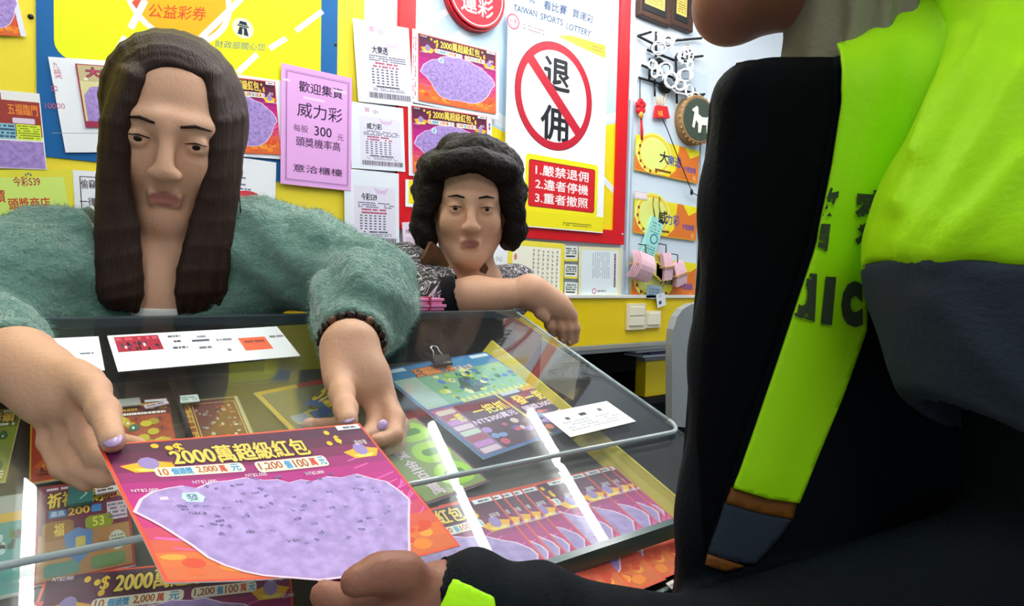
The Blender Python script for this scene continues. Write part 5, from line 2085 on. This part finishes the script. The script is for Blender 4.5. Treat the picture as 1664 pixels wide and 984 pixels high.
def strand(pxs, r, jx, jy):
    pts = [on_y(x + jx * (.4 + .6 * i / (len(pxs) - 1)), y, Y + jy) for i, (x, y, Y) in enumerate(pxs)]
    # round the path
    out = []
    for i in range(len(pts) - 1):
        for t in (0, .5):
            out.append(pts[i] * (1 - t) + pts[i + 1] * t)
    out.append(pts[-1])
    rr = [r * (1 - .35 * (i / len(out)) ** 2) for i in range(len(out))]
    rr[-1] = .003
    s.chain(out, rr, .003)


left_out = [(268, 72, .93), (205, 118, .915), (178, 200, .905), (172, 290, .90), (168, 380, .885), (170, 470, .875), (176, 500, .875)]
left_in = [(268, 78, .925), (222, 130, .885), (198, 205, .885), (196, 290, .885), (214, 370, .88), (222, 450, .875), (224, 505, .875)]
right_out = [(300, 70, .93), (358, 110, .915), (386, 190, .905), (380, 280, .90), (370, 360, .89), (362, 440, .88), (356, 500, .88)]
right_in = [(300, 76, .925), (340, 125, .885), (352, 200, .88), (345, 290, .88), (322, 360, .88), (300, 440, .875), (292, 508, .875)]
for a_, b_ in ((left_out, left_in), (right_out, right_in)):
    for j in range(11):
        t = j / 10
        pp = [tuple(np.array(u_) * (1 - t) + np.array(w_) * t) for u_, w_ in zip(a_, b_)]
        strand(pp, .0112, rg.uniform(-3, 3), rg.uniform(-.004, .004))
        strand(pp, .0105, rg.uniform(-3, 3), .018 + rg.uniform(-.004, .004))
for sx in (-1, 1):
    for j in range(22):
        t = .80 - 1.65 * j / 21
        q = math.sqrt(1 - t * t)
        pp = []
        for i in range(8):
            ph = math.radians(4 + 14.5 * i)
            pp.append(P1(sx * .0805 * q * math.sin(ph) + .003, -.028 + .0885 * t - (.016 * i / 7 if t > .4 else 0), .038 + .0915 * q * math.cos(ph)))
        s.chain(pp, [.0068 + .0008 * (j % 3)] * 8, .003)
me = s.mesh('hair')
mesh_obj('hair', me, w1, [m_hair1])
# loose thin strands at the edge
lb = MB()
for k in range(26):
    x0 = rg.choice([rg.uniform(165, 178), rg.uniform(374, 390)])
    sgn = -1 if x0 < 250 else 1
    y0 = rg.uniform(90, 250)
    xx = 240 - (y0 - 60) * .32 if sgn < 0 else 335 + min(50, (y0 - 60) * .32)
    lb.tube([on_y(xx + sgn * rg.uniform(0, 4) + sgn * j * rg.uniform(0, 2), y0 + 45 * j, .90) for j in range(4)], .0005, 4)
lb.build('loose_hair', m_hair1, w1)

# necklace
nb = MB()
pend = on_y(268, 421, .902)
nb.ball(pend, .0035, 0, 10)
nb.tube([on_y(236, 385, .925), on_y(252, 408, .905), pend, on_y(284, 407, .905), on_y(300, 385, .925)], .0007, 6)
nb.build('necklace', mat('silver', 'd8d8d4', rough=.2, metal=1), w1)

# trousers and shoes, standing behind the counter
s = SDF((-.05, .84, .0), (.30, 1.16, 1.02), .008)
hip = V(chest[0], 1.0, .93)
s.cap(hip + V(-.05, 0, 0), hip + V(.05, 0, 0), .09, .09, .05)
for x in (-.07, .07):
    s.chain([hip + V(x, 0, -.04), V(hip[0] + x, .985, .5), V(hip[0] + x, 1.0, .09)], [.082, .058, .045], .03)
    s.cap(V(hip[0] + x, 1.01, .045), V(hip[0] + x, .90, .03), .035, .03, .02)
mesh_obj('trousers', s.mesh('trousers'), w1, [mat('dark trousers', '1c2026', rough=.85)])

# dark beaded bracelet
t = empty('bead_bracelet', wr_r, 'dark bead bracelet on the wrist below the green cuff', 'bracelet')
d = (el_r - wr_r)
d /= np.linalg.norm(d)
e1 = np.cross(d, V(0, 0, 1))
e1 /= np.linalg.norm(e1)
e2 = np.cross(d, e1)
m_b1, m_b2 = mat('dark bead', '2a1c16', rough=.25, mottled=.5, mscale=90), mat('brown bead', '6a4a34', rough=.25, mottled=.4, mscale=90)
for k in range(20):
    a = 2 * math.pi * k / 20
    c = wr_r + d * .016 + (e1 * math.cos(a) * 1.04 + e2 * math.sin(a)) * .0325
    MB().ball(c, .0054, 0, 12).build('bead', m_b2 if k % 4 == 1 else m_b1, t)
for k in range(24):
    a = 2 * math.pi * k / 24
    c = wr_r + d * .026 + (e1 * math.cos(a) * 1.04 + e2 * math.sin(a)) * .0335
    MB().ball(c, .0042, 0, 10).build('bead', m_b1, t)

# ------------------------------------------------------------------ the older woman
m_skin2 = skin('skin tan', 'd6a688')
m_hair2 = mat('black curly hair', '130c08', rough=.6, spec=.2, bump=.6, bscale=180, mottled=.3, mscale=70)
m_blouse = bpy.data.materials.new('black blouse with pale scrolls')
m_blouse.use_nodes = True
nt = m_blouse.node_tree
b_ = nt.nodes['Principled BSDF']
b_.inputs['Roughness'].default_value = .7
tc = nt.nodes.new('ShaderNodeTexCoord')
nz = nt.nodes.new('ShaderNodeTexNoise')
nz.inputs['Scale'].default_value = 34
nz.inputs['Detail'].default_value = 1.0
nz.inputs['Distortion'].default_value = 2.2
rp = nt.nodes.new('ShaderNodeValToRGB')
rp.color_ramp.interpolation = 'CONSTANT'
rp.color_ramp.elements[0].color = rgb('16151a')
rp.color_ramp.elements[1].position = .47
rp.color_ramp.elements[1].color = rgb('b4b0b6')
q = rp.color_ramp.elements.new(.535)
q.color = rgb('121216')
q = rp.color_ramp.elements.new(.62)
q.color = rgb('8a8690')
q = rp.color_ramp.elements.new(.645)
q.color = rgb('16151a')
nt.links.new(tc.outputs['Object'], nz.inputs['Vector'])
nt.links.new(nz.outputs['Fac'], rp.inputs['Fac'])
nt.links.new(rp.outputs['Color'], b_.inputs['Base Color'])

hc2 = on_y(763, 334, .985)
hf2 = camdir(hc2) + V(.05, 0, -.06)
P2, R2 = head_frame(hc2, hf2, V(0, 0, 1))
K2 = .89
neck2 = on_y(758, 452, 1.02)
sA, sB = on_y(652, 452, 1.03), on_y(832, 470, 1.06)
elb = on_y(700, 492, .955)
wr2 = on_y(862, 474, .865)
s = SDF((.30, .74, .95), (.98, 1.22, 1.60), .0027)
head(s, P2, R2, K2)
s.cap(P2(0, -.02, -.07), neck2, .047, .052, .03)
s.cap(neck2 + V(0, 0, -.01), sA, .04, .04, .04)
s.cap(neck2 + V(0, 0, -.01), sB, .04, .04, .04)
s.ell(neck2 + V(0, .03, -.14), (.125, .08, .13), None, .05)
s.chain([sA, elb], [.042, .037], .03)
s.chain([elb, elb * .55 + wr2 * .45 + V(0, 0, .002), wr2], [.038, .0335, .0245], .02)
B_ = lambda x, y, Y: on_y(x, y, Y)
k2 = [B_(900, 500, .845), B_(914, 500, .835), B_(925, 506, .83), B_(930, 516, .828)]
k2 = [B_(888, 508, .865), B_(904, 503, .855), B_(917, 503, .848), B_(928, 511, .845)]
for q, r_ in zip(k2, (.012, .013, .013, .012)):
    s.cap(wr2, q, .024, r_, .016)
s.cap(B_(878, 480, .865), B_(905, 492, .855), .021, .018, .02)
finger(s, [k2[0], B_(893, 528, .86), B_(899, 541, .868)], .0098, .0078)
finger(s, [k2[1], B_(911, 532, .852), B_(914, 552, .862)], .0102, .0078)
finger(s, [k2[2], B_(924, 532, .846), B_(926, 556, .857)], .0102, .0076)
finger(s, [k2[3], B_(936, 532, .842), B_(935, 552, .852)], .0092, .0070)
finger(s, [B_(872, 492, .86), B_(878, 508, .85), B_(886, 517, .848)], .0118, .0085)
me = s.mesh('person')
lip_mask(me, m_skin2, P2, R2, 'a0645a', K2)
w2 = mesh_obj('person', me, None, loc=hc2 - V(0, 0, .2))
tag(w2, 'older woman with short black hair in a patterned blouse, arm laid on the case', 'person')
bpy.context.view_layer.update()
face_parts(P2, R2, w2, m_hair2, K2)
for a_, b_ in ((B_(899, 540, .862), B_(893, 528, .86)), (B_(914, 551, .855), B_(911, 532, .852)), (B_(926, 555, .850), B_(924, 532, .846))):
    nail(w2, a_, b_, V(-.1, -1, .15), mat('plain nail', 'd8a890', rough=.3), .0045, .006)
# blouse
s = SDF((.30, .78, .90), (.96, 1.24, 1.36), .003)
s.ell(neck2 + V(0, .03, -.15), (.14, .098, .14), None, .05)
s.cap(neck2 + V(0, .04, -.2), neck2 + V(0, .04, -.4), .125, .13, .05)
s.cap(neck2 + V(-.03, .01, -.025), sA, .046, .056, .05)
s.cap(neck2 + V(.03, .01, -.025), sB, .046, .056, .05)
s.chain([sA, elb], [.056, .052], .04)
s.chain([elb, on_y(724, 474, .925)], [.051, .043], .03)
s.cap(on_y(723, 474, .924), on_y(770, 470, .905), .036, .04, .004, 'sub')
s.cap(P2(0, -.02, -.07), neck2 + V(0, 0, .0), .060, .056, .008, 'sub')
s.cap(neck2 + V(.0, -.03, .03), neck2 + V(.0, -.10, -.05), .045, .02, .01, 'sub')
me = s.mesh('blouse')
ripple(me, lambda co: .004 * vnoise(co, 22, 5) + .002 * np.sin(co[:, 0] * 70 + co[:, 2] * 50))
dd = elb
paint(me, [m_blouse, mat('black sleeve', '101014', rough=.85)], [(1, lambda co: (co[:, 1] < elb[1] - .005) & (co[:, 2] < on_y(690, 448, .95)[2]) & (co[:, 0] > on_y(690, 470, .95)[0]))])
bl = mesh_obj('blouse', me, w2)
# patterned brown collar
for sg, pts in ((-1, [(702, 392), (688, 420), (692, 446), (720, 452), (730, 430), (716, 404)]), (1, [(776, 432), (768, 450), (786, 452), (794, 436), (788, 424)])):
    Yc = .945 if sg < 0 else .945
    MB().prism([on_y(x, y, Yc + .0006 * (y - 420)) for x, y in pts], (0, .012, 0)).build('collar', mat('brown printed collar', '6a4a2c', rough=.7, mottled=.6, mscale=70), w2)
# curly hair
P2_ = lambda x, y, z: P2(x * .93, y * .93, z * .93)
s = SDF((.44, .82, 1.22), (.82, 1.16, 1.60), .0026)
s.ell(P2_(0, -.03, .04), (.074, .080, .082), R2, .02)
rg = random.Random(23)
for k in range(90):
    a, b = rg.uniform(0, 2 * math.pi), rg.uniform(-.2, 1)
    rr_ = math.sqrt(max(0, 1 - b * b))
    q = V(.090 * rr_ * math.cos(a), .082 * rr_ * math.sin(a) - .022, .034 + .088 * b)
    if q[1] > .03 and q[2] < .075:
        continue
    s.ell(P2_(*q), np.array([.026, .026, .02]) * rg.uniform(.8, 1.15), R2, .016)
for sgx in (-1, 1):
    for k in range(26):
        z = rg.uniform(-.072, .05)
        w_ = .012 * math.exp(-((z + .03) / .03) ** 2)
        s.ell(P2_(sgx * (.080 + w_ + .005 * rg.random()), rg.uniform(-.05, .028), z), np.array([.018, .024, .022]) * rg.uniform(.75, 1.1), R2, .012)
    s.chain([P2_(sgx * .075, .03, .04), P2_(sgx * .090, .03, -.01), P2_(sgx * .097, .025, -.045), P2_(sgx * .083, .03, -.072)], [.02, .018, .018, .006], .01)
for k in range(26):
    t_ = k / 25 * 2 - 1
    s.ell(P2_(.075 * t_, .075 - .03 * t_ * t_, .088 - .02 * t_ * t_), np.array([.019, .016, .016]) * rg.uniform(.85, 1.1), R2, .014)
s.ell(P2_(0, .085, .0), (.054, .04, .072), R2, .008, 'sub')
me = s.mesh('hair')
ripple(me, lambda co: .0022 * vnoise(co, 60, 1) + .0016 * vnoise(co, 150, 2))
mesh_obj('hair', me, w2, [m_hair2])
# skirt and legs behind the counter
s = SDF((neck2[0] - .22, .93, 0), (neck2[0] + .22, 1.30, 1.02), .008)
hp = V(neck2[0], 1.09, .92)
s.cap(hp + V(-.05, 0, 0), hp + V(.05, 0, 0), .10, .10, .05)
for x in (-.08, .08):
    s.chain([hp + V(x, 0, -.04), V(hp[0] + x, 1.08, .5), V(hp[0] + x, 1.09, .09)], [.085, .06, .047], .03)
    s.cap(V(hp[0] + x, 1.10, .045), V(hp[0] + x, .99, .03), .035, .03, .02)
mesh_obj('trousers', s.mesh('trousers'), w2, [mat('dark trousers', '1c2026', rough=.85)])

# ------------------------------------------------------------------ the officer
m_skin3 = skin('skin ruddy', '986652')
m_navy = mat('dark navy cloth', '060f16', rough=.75, spec=.12, bump=.25, bscale=300, mottled=.2, mscale=12)
m_black2 = mat('black panel cloth', '020409', rough=.8, spec=.08, bump=.2, bscale=400)
m_lime = mat('lime safety cloth', 'aef505', rough=.6, spec=.25, bump=.12, bscale=260, mottled=.05, mscale=9)
m_grey = mat('dark grey cloth', '323b47', rough=.8, spec=.15, bump=.2, bscale=300, mottled=.12, mscale=14)
m_gaiter = mat('beige gaiter', '8c8873', rough=.85, bump=.3, bscale=220)
m_brown = mat('brown tape', '7a4a16', rough=.5, mottled=.25, mscale=30)

rh = V(rt[0], rt[1], 0)
rh /= np.linalg.norm(rh)
fh = V(fw[0], fw[1], 0)
fh /= np.linalg.norm(fh)
uv_ = lambda u, v, z: rh * u + fh * v + V(0, 0, z)
hco = at(1340, -238, .43)
P3, R3 = head_frame(hco, -rh * .95 + fh * .30, V(0, 0, 1))
tc_ = uv_(.258, .435, 0)
# sleeve geometry
shn = at(1745, 90, .335)
eln = at(1765, 930, .315)
wro = at(722, 1000, .345)
# upper body joined to arm and hand on a finer grid in one mesh
s = SDF((.0, -.12, .80), (.72, .40, 1.72), .003)
head(s, P3, R3, 1.0)
s.cap(P3(0, -.055, -.05), at(1412, 140, .428), .044, .044, .03)
s.cap(uv_(.215, .435, 1.34), uv_(.215, .435, .7), .045, .045, .04)
s.cap(uv_(.30, .44, 1.36), uv_(.30, .44, .7), .055, .055, .04)
s.cap(uv_(.28, .42, 1.34), shn, .045, .036, .04)
s.chain([shn, eln], [.036, .034], .03)
mid = at(1140, 1104, .36)
s.chain([eln, mid, wro], [.038, .034, .024], .02)
O_ = lambda x, y, v: at(x, y, v)
ko = [O_(650, 960, .335), O_(655, 985, .335), O_(660, 1012, .337), O_(668, 1036, .34)]
for q, r_ in zip(ko, (.012, .0125, .012, .011)):
    s.cap(wro, q, .022, r_, .014)
finger(s, [O_(690, 955, .335), O_(655, 930, .325), O_(618, 930, .318), O_(578, 944, .312)], .0102, .0080, .008)
finger(s, [ko[0], O_(610, 972, .335), O_(560, 978, .338), O_(527, 966, .338)], .0100, .0080)
finger(s, [ko[1], O_(610, 1000, .338), O_(565, 1006, .342), O_(535, 990, .345)], .0102, .0078)
finger(s, [ko[2], O_(615, 1026, .34), O_(575, 1032, .345), O_(548, 1015, .35)], .0098, .0074)
finger(s, [ko[3], O_(630, 1052, .343), O_(595, 1056, .348), O_(570, 1040, .352)], .0086, .0066)
me = s.mesh('person')
lip_mask(me, m_skin3, P3, R3, '8a4a40')
of = mesh_obj('person', me, None, loc=tc_ + V(0, 0, 1.1))
tag(of, 'police officer in a lime safety jacket over dark clothes, reaching for the ticket', 'person')
bpy.context.view_layer.update()
m_hair3 = mat('short black hair', '0c0b0c', rough=.6, bump=.6, bscale=300)
face_parts(P3, R3, of, m_hair3)
s = SDF((.15, -.05, 1.35), (.72, .40, 1.74), .004)
s.ell(P3(0, -.03, .045), (.08, .092, .085), R3, .02)
s.cap(P3(0, -.06, .0), P3(0, -.075, -.05), .062, .055, .03)
s.ell(P3(0, .085, -.02), (.072, .055, .10), R3, .008, 'sub')
mesh_obj('hair', s.mesh('hair'), of, [m_hair3])
# legs
s = SDF((.12, -.02, 0), (.66, .36, .98), .008)
s.cap(uv_(.245, .43, .92), uv_(.29, .44, .92), .10, .10, .04)
for dv in (-.06, .06):
    s.chain([uv_(.27, .43 + dv, .86), uv_(.265, .43 + dv, .48), uv_(.27, .43 + dv, .08)], [.082, .064, .05], .03)
    s.cap(uv_(.28, .43 + dv, .04), uv_(.18, .43 + dv, .035), .036, .032, .02)
mesh_obj('trousers', s.mesh('trousers'), of, [m_navy])


# dark jacket: a slab-like front, shoulders, long sleeve
def box_sdf(s, c, h, r, axes, k, op='add'):
    c = np.asarray(c)
    m = float(np.linalg.norm(h) + r)
    sl, X, Y, Z = s.region(c - m, c + m, k + 3 * s.vox)
    p = [X - c[0], Y - c[1], Z - c[2]]
    q = [np.abs(p[0] * a[0] + p[1] * a[1] + p[2] * a[2]) - (h[i] - r) for i, a in enumerate(axes)]
    o = np.sqrt(sum(np.maximum(t, 0) ** 2 for t in q))
    i_ = np.minimum(np.maximum(np.maximum(q[0], q[1]), q[2]), 0)
    s.comb(sl, o + i_ - r, k, op)


s = SDF((.0, -.14, .70), (.76, .40, 1.62), .0035)
# the upright front follows a near constant distance: its side recedes along the line of sight
def upright(s, a0, a1, v0, v1, z0, z1, r, k, lean=.043):
    X0 = [a0, a1]
    c, h = (a0 + a1) / 2, (a1 - a0) / 2
    g = s.region(V(-1, -1, z0), V(2, 2, z1), k + 3 * s.vox)
    sl, X, Y, Z = g
    pr = X * rh[0] + Y * rh[1]
    pf = X * fh[0] + Y * fh[1]
    q = [np.abs(pr - .301 * pf - lean * (Z - 1.28) - c) - (h - r), np.abs(pf - (v0 + v1) / 2) - ((v1 - v0) / 2 - r) + 0 * Z, np.abs(Z - (z0 + z1) / 2) - ((z1 - z0) / 2 - r) + 0 * X]
    o = np.sqrt(sum(np.maximum(t, 0) ** 2 for t in q))
    i_ = np.minimum(np.maximum(np.maximum(q[0], q[1]), q[2]), 0)
    s.comb(sl, (o + i_ - r).astype(np.float32), k, 'add')


VF = .375
ztop = at(1250, 78, VF)[2]
upright(s, .0, .26, VF, .485, .70, ztop, .03, .012)
s.cap(at(1462, 190, .431), at(1590, 66, .431), .056, .06, .045)
s.cap(at(1590, 66, .425), shn, .06, .05, .04)
_t = s.mesh('torso')
TB_ = BVHTree.FromPolygons([tuple(v.co) for v in _t.vertices], [tuple(p.vertices) for p in _t.polygons])
bpy.data.meshes.remove(_t)
s.chain([eln * .25 + shn * .75, eln], [.05, .048], .04)
s.chain([eln, mid, wro * .93 + mid * .07], [.046, .044, .0375], .012)
d = wro - mid
s.cap(wro - d * .02, wro + d * .25, .027, .03, .004, 'sub')
me = s.mesh('jacket')
JB = BVHTree.FromPolygons([tuple(v.co) for v in me.vertices], [tuple(p.vertices) for p in me.polygons])


def folds(co):
    q = co @ rh
    return .0018 * vnoise(co, 16, 4) + .0022 * np.sin(co[:, 2] * 60 + q * 90 + 3 * np.sin(q * 30)) * (q < .13)


ripple(me, folds)
jk = mesh_obj('jacket', me, of, [m_navy])
def cloth_panel(name, poly, m, off=.003, th=.003, step=7.0, bvh=None, warp=None, parent=None, extra=None):
    """a cloth panel laid over the jacket: outline followed across the jacket's surface, given thickness"""
    xs_, ys_ = [p[0] for p in poly], [p[1] for p in poly]

    def inside(x, y):
        c = False
        j = len(poly) - 1
        for i in range(len(poly)):
            (x1, y1), (x2, y2) = poly[i], poly[j]
            if (y1 > y) != (y2 > y) and x < (x2 - x1) * (y - y1) / (y2 - y1) + x1:
                c = not c
            j = i
        return c
    pts, edge = [], []
    n = len(poly)
    for i in range(n):
        a, b = np.array(poly[i], float), np.array(poly[(i + 1) % n], float)
        kk = max(1, int(np.linalg.norm(b - a) / step))
        for t in range(kk):
            pts.append(tuple(a + (b - a) * t / kk))
    nb_ = len(pts)
    edges = [(i, (i + 1) % nb_) for i in range(nb_)]
    y = min(ys_) + step / 2
    row = 0
    while y < max(ys_):
        x = min(xs_) + step / 2 + (row % 2) * step / 2
        while x < max(xs_):
            if inside(x, y):
                dmin = min((x - p[0]) ** 2 + (y - p[1]) ** 2 for p in pts[:nb_])
                if dmin > (step * .6) ** 2:
                    pts.append((x, y))
            x += step
        y += step
        row += 1
    from mathutils.geometry import delaunay_2d_cdt
    vo, _e, fo, *_ = delaunay_2d_cdt([Vector(p) for p in pts], edges, [], 1, .01)
    out, ok = [], []
    for p in vo:
        dr = Vector(ray(p.x, p.y)).normalized()
        loc, no, _i, dist = (bvh or TB_).ray_cast(Vector(CAM), dr)
        if loc is None:
            out.append(None)
            ok.append(False)
            continue
        if no.dot(dr) > 0:
            no = -no
        h = off + (warp(p.x, p.y) if warp else 0)
        out.append((loc + no * h, no))
        ok.append(True)
    bm = bmesh.new()
    vs = [bm.verts.new(o[0]) if o else None for o in out]
    for f in fo:
        if all(ok[i] for i in f):
            pp = [out[i][0] for i in f]
            if max((pp[0] - pp[1]).length, (pp[1] - pp[2]).length, (pp[2] - pp[0]).length) < .03:
                try:
                    bm.faces.new([vs[i] for i in f]).smooth = True
                except ValueError:
                    pass
    for v in [v for v in bm.verts if not v.link_faces]:
        bm.verts.remove(v)
    bmesh.ops.recalc_face_normals(bm, faces=bm.faces)
    fs = list(bm.faces)
    if fs and sum(f.normal.dot(Vector(CAM) - f.calc_center_median()) for f in fs) < 0:
        bmesh.ops.reverse_faces(bm, faces=fs)
    me = bpy.data.meshes.new(name)
    bm.to_mesh(me)
    bm.free()
    o = mesh_obj(name, me, parent or of, [m])
    md = o.modifiers.new('thickness', 'SOLIDIFY')
    md.thickness = th
    md.offset = -1
    return o


front = [(1361, 84), (1400, 58), (1462, -12), (1650, -12), (1620, 66), (1590, 130), (1560, 230), (1520, 300), (1480, 350), (1425, 408), (1400, 440), (1398, 535), (1360, 640), (1318, 740), (1290, 810), (1240, 802), (1186, 786), (1215, 700), (1252, 590), (1288, 480), (1318, 390), (1342, 270), (1358, 170)]


def frontfold(x, y):
    h = 0.0
    # long folds running down the front
    for x0, y0, x1, y1, w, a in ((1450, 10, 1380, 330, 30, .0035), (1520, 120, 1470, 330, 26, .003), (1320, 420, 1240, 760, 30, .003)):
        t = max(0, min(1, ((x - x0) * (x1 - x0) + (y - y0) * (y1 - y0)) / ((x1 - x0) ** 2 + (y1 - y0) ** 2)))
        d2 = (x - x0 - t * (x1 - x0)) ** 2 + (y - y0 - t * (y1 - y0)) ** 2
        h += a * math.exp(-d2 / (2 * w * w))
    return h


fp = cloth_panel('safety_vest', front, m_lime, .0075, .003, 6.5, warp=frontfold)
cloth_panel('reflective_tape', [(1186, 788), (1240, 804), (1289, 812), (1283, 838), (1230, 828), (1176, 812)], m_brown, .005, .003, 8)
cloth_panel('jacket_hem', [(1176, 813), (1230, 829), (1283, 839), (1262, 870), (1225, 912), (1190, 908), (1150, 894)], m_grey, .004, .003, 8)
cloth_panel('reflective_tape', [(1150, 895), (1185, 908), (1205, 914), (1176, 922), (1146, 912)], m_brown, .005, .003, 6)
cloth_panel('black_front', [(1200, 112), (1250, 104), (1350, 104), (1350, 170), (1334, 270), (1310, 390), (1280, 480), (1244, 590), (1206, 700), (1176, 790), (1146, 900), (1138, 700), (1160, 400), (1180, 160)], m_black2, .0045, .003, 12)

# lettering on the lime front, in dark grey
fme = fp.data
FB = BVHTree.FromPolygons([tuple(v.co) for v in fme.vertices], [tuple(p.vertices) for p in fme.polygons])


def cloth_text(body, quad, bold, name='lettering'):
    """print laid on the cloth: quad = tl, tr, br, bl"""
    v, f = text_mesh(body, bold)
    q = [np.array(p, float) for p in quad]
    bm = bmesh.new()
    bv = [bm.verts.new((float(a), float(b), 0)) for a, b in v]
    for ff_ in f:
        try:
            bm.faces.new([bv[i] for i in ff_])
        except ValueError:
            pass
    for ax in (0, 1):
        for k in range(1, 12):
            co, no = Vector((0, 0, 0)), Vector((0, 0, 0))
            co[ax], no[ax] = k / 12, 1
            bmesh.ops.bisect_plane(bm, geom=bm.verts[:] + bm.edges[:] + bm.faces[:], plane_co=co, plane_no=no)
    dead = []
    for w in bm.verts:
        a, b = w.co.x, 1 - w.co.y
        p = (q[0] * (1 - a) + q[1] * a) * (1 - b) + (q[3] * (1 - a) + q[2] * a) * b
        dr = Vector(ray(p[0], p[1])).normalized()
        loc, no, _i, _d = FB.ray_cast(Vector(CAM), dr)
        if loc is None:
            dead.append(w)
        else:
            w.co = loc - dr * .002
    bmesh.ops.delete(bm, geom=dead, context='VERTS')
    me = bpy.data.meshes.new(name)
    bm.to_mesh(me)
    bm.free()
    return mesh_obj(name, me, fp, [mat('grey print', '3a4632', rough=.6)])


cloth_text('警', [(1322, 312), (1366, 300), (1352, 410), (1304, 398)], .02)
cloth_text('察', [(1390, 305), (1462, 310), (1446, 402), (1388, 398)], .02)
cloth_text('ɑ', [(1290, 440), (1328, 444), (1324, 524), (1274, 508)], .05)
cloth_text('l', [(1342, 449), (1359, 450), (1352, 528), (1334, 526)], .04)
cloth_text('c', [(1368, 458), (1402, 456), (1402, 532), (1366, 530)], .05)

# the wide short sleeve of the safety jacket: lime above, dark grey below
s = SDF((.0, -.22, 1.0), (.60, .26, 1.62), .003)
slv0, slv1, slv2 = at(1748, -90, .325), at(1736, 250, .30), at(1715, 650, .300)
slm = at(1702, 420, .30)
s.chain([slv0, slv1, slm, slv2], [.045, .051, .0665, .062], .05)
s.cap(at(1640, -40, .37), slv0, .045, .052, .04)
dn_ = slv2 - slv1
s.cap(slv2 - dn_ * .15, slv2 + dn_ * .8, .053, .057, .004, 'sub')
hem_n = np.cross(at(1664, 712, .28) - at(1455, 610, .30), fw)
hem_n = hem_n if hem_n[2] < 0 else -hem_n
s.plane(at(1560, 664, .29), hem_n)
sl_all = s.a.copy()


def slfold(co):
    q = (co - CAM)
    dv = q @ fw
    X_ = 832 + FPX * (q @ rt) / dv
    Y_ = 492 - FPX * (q @ up) / dv
    h = np.zeros(len(co))
    for x0, y0, x1, y1, w, a in ((1620, 40, 1470, 330, 16, .006), (1664, 120, 1480, 400, 20, .005), (1664, 260, 1520, 420, 18, .004), (1560, 60, 1500, 250, 12, .004), (1520, 480, 1664, 640, 22, .003)):
        t = np.clip(((X_ - x0) * (x1 - x0) + (Y_ - y0) * (y1 - y0)) / ((x1 - x0) ** 2 + (y1 - y0) ** 2), 0, 1)
        d2 = (X_ - x0 - t * (x1 - x0)) ** 2 + (Y_ - y0 - t * (y1 - y0)) ** 2
        h += a * np.exp(-d2 / (2 * w * w))
    return h + .002 * vnoise(co, 30, 8)


line_n = np.cross(at(1664, 440, .26) - at(1400, 408, .30), fw)
line_n = line_n if line_n[2] < 0 else -line_n
lp = at(1500, 420, .28)
# the sleeve is sewn from two cloths: cut along the seam
for nm_, m_, sg in (('jacket_sleeve', m_lime, 1), ('sleeve_hem', m_grey, -1)):
    s.a = sl_all.copy()
    s.plane(lp, line_n * sg)
    me = s.mesh(nm_)
    ripple(me, slfold)
    mesh_obj(nm_, me, of, [m_])
# lime patch on the dark forearm sleeve
cloth_panel('arm_patch', [(739, 949), (799, 976), (806, 1010), (716, 1010), (722, 984)], m_lime, .006, .003, 6, bvh=JB)
# neck gaiter
s = SDF((.10, -.05, 1.36), (.60, .36, 1.56), .003)
s.cap(at(1412, 130, .428), at(1416, -60, .428), .054, .054, .02)
me = s.mesh('neck_gaiter')
ripple(me, lambda co: .003 * np.sin((co @ rh) * 420) + .002 * vnoise(co, 40, 2))
mesh_obj('neck_gaiter', me, of, [m_gaiter])
# dark collar behind the neck
s = SDF((.10, -.05, 1.30), (.70, .40, 1.62), .004)
s.cap(at(1448, 40, .445), at(1462, -110, .445), .026, .026, .02)
mesh_obj('collar', s.mesh('collar'), of, [m_navy])
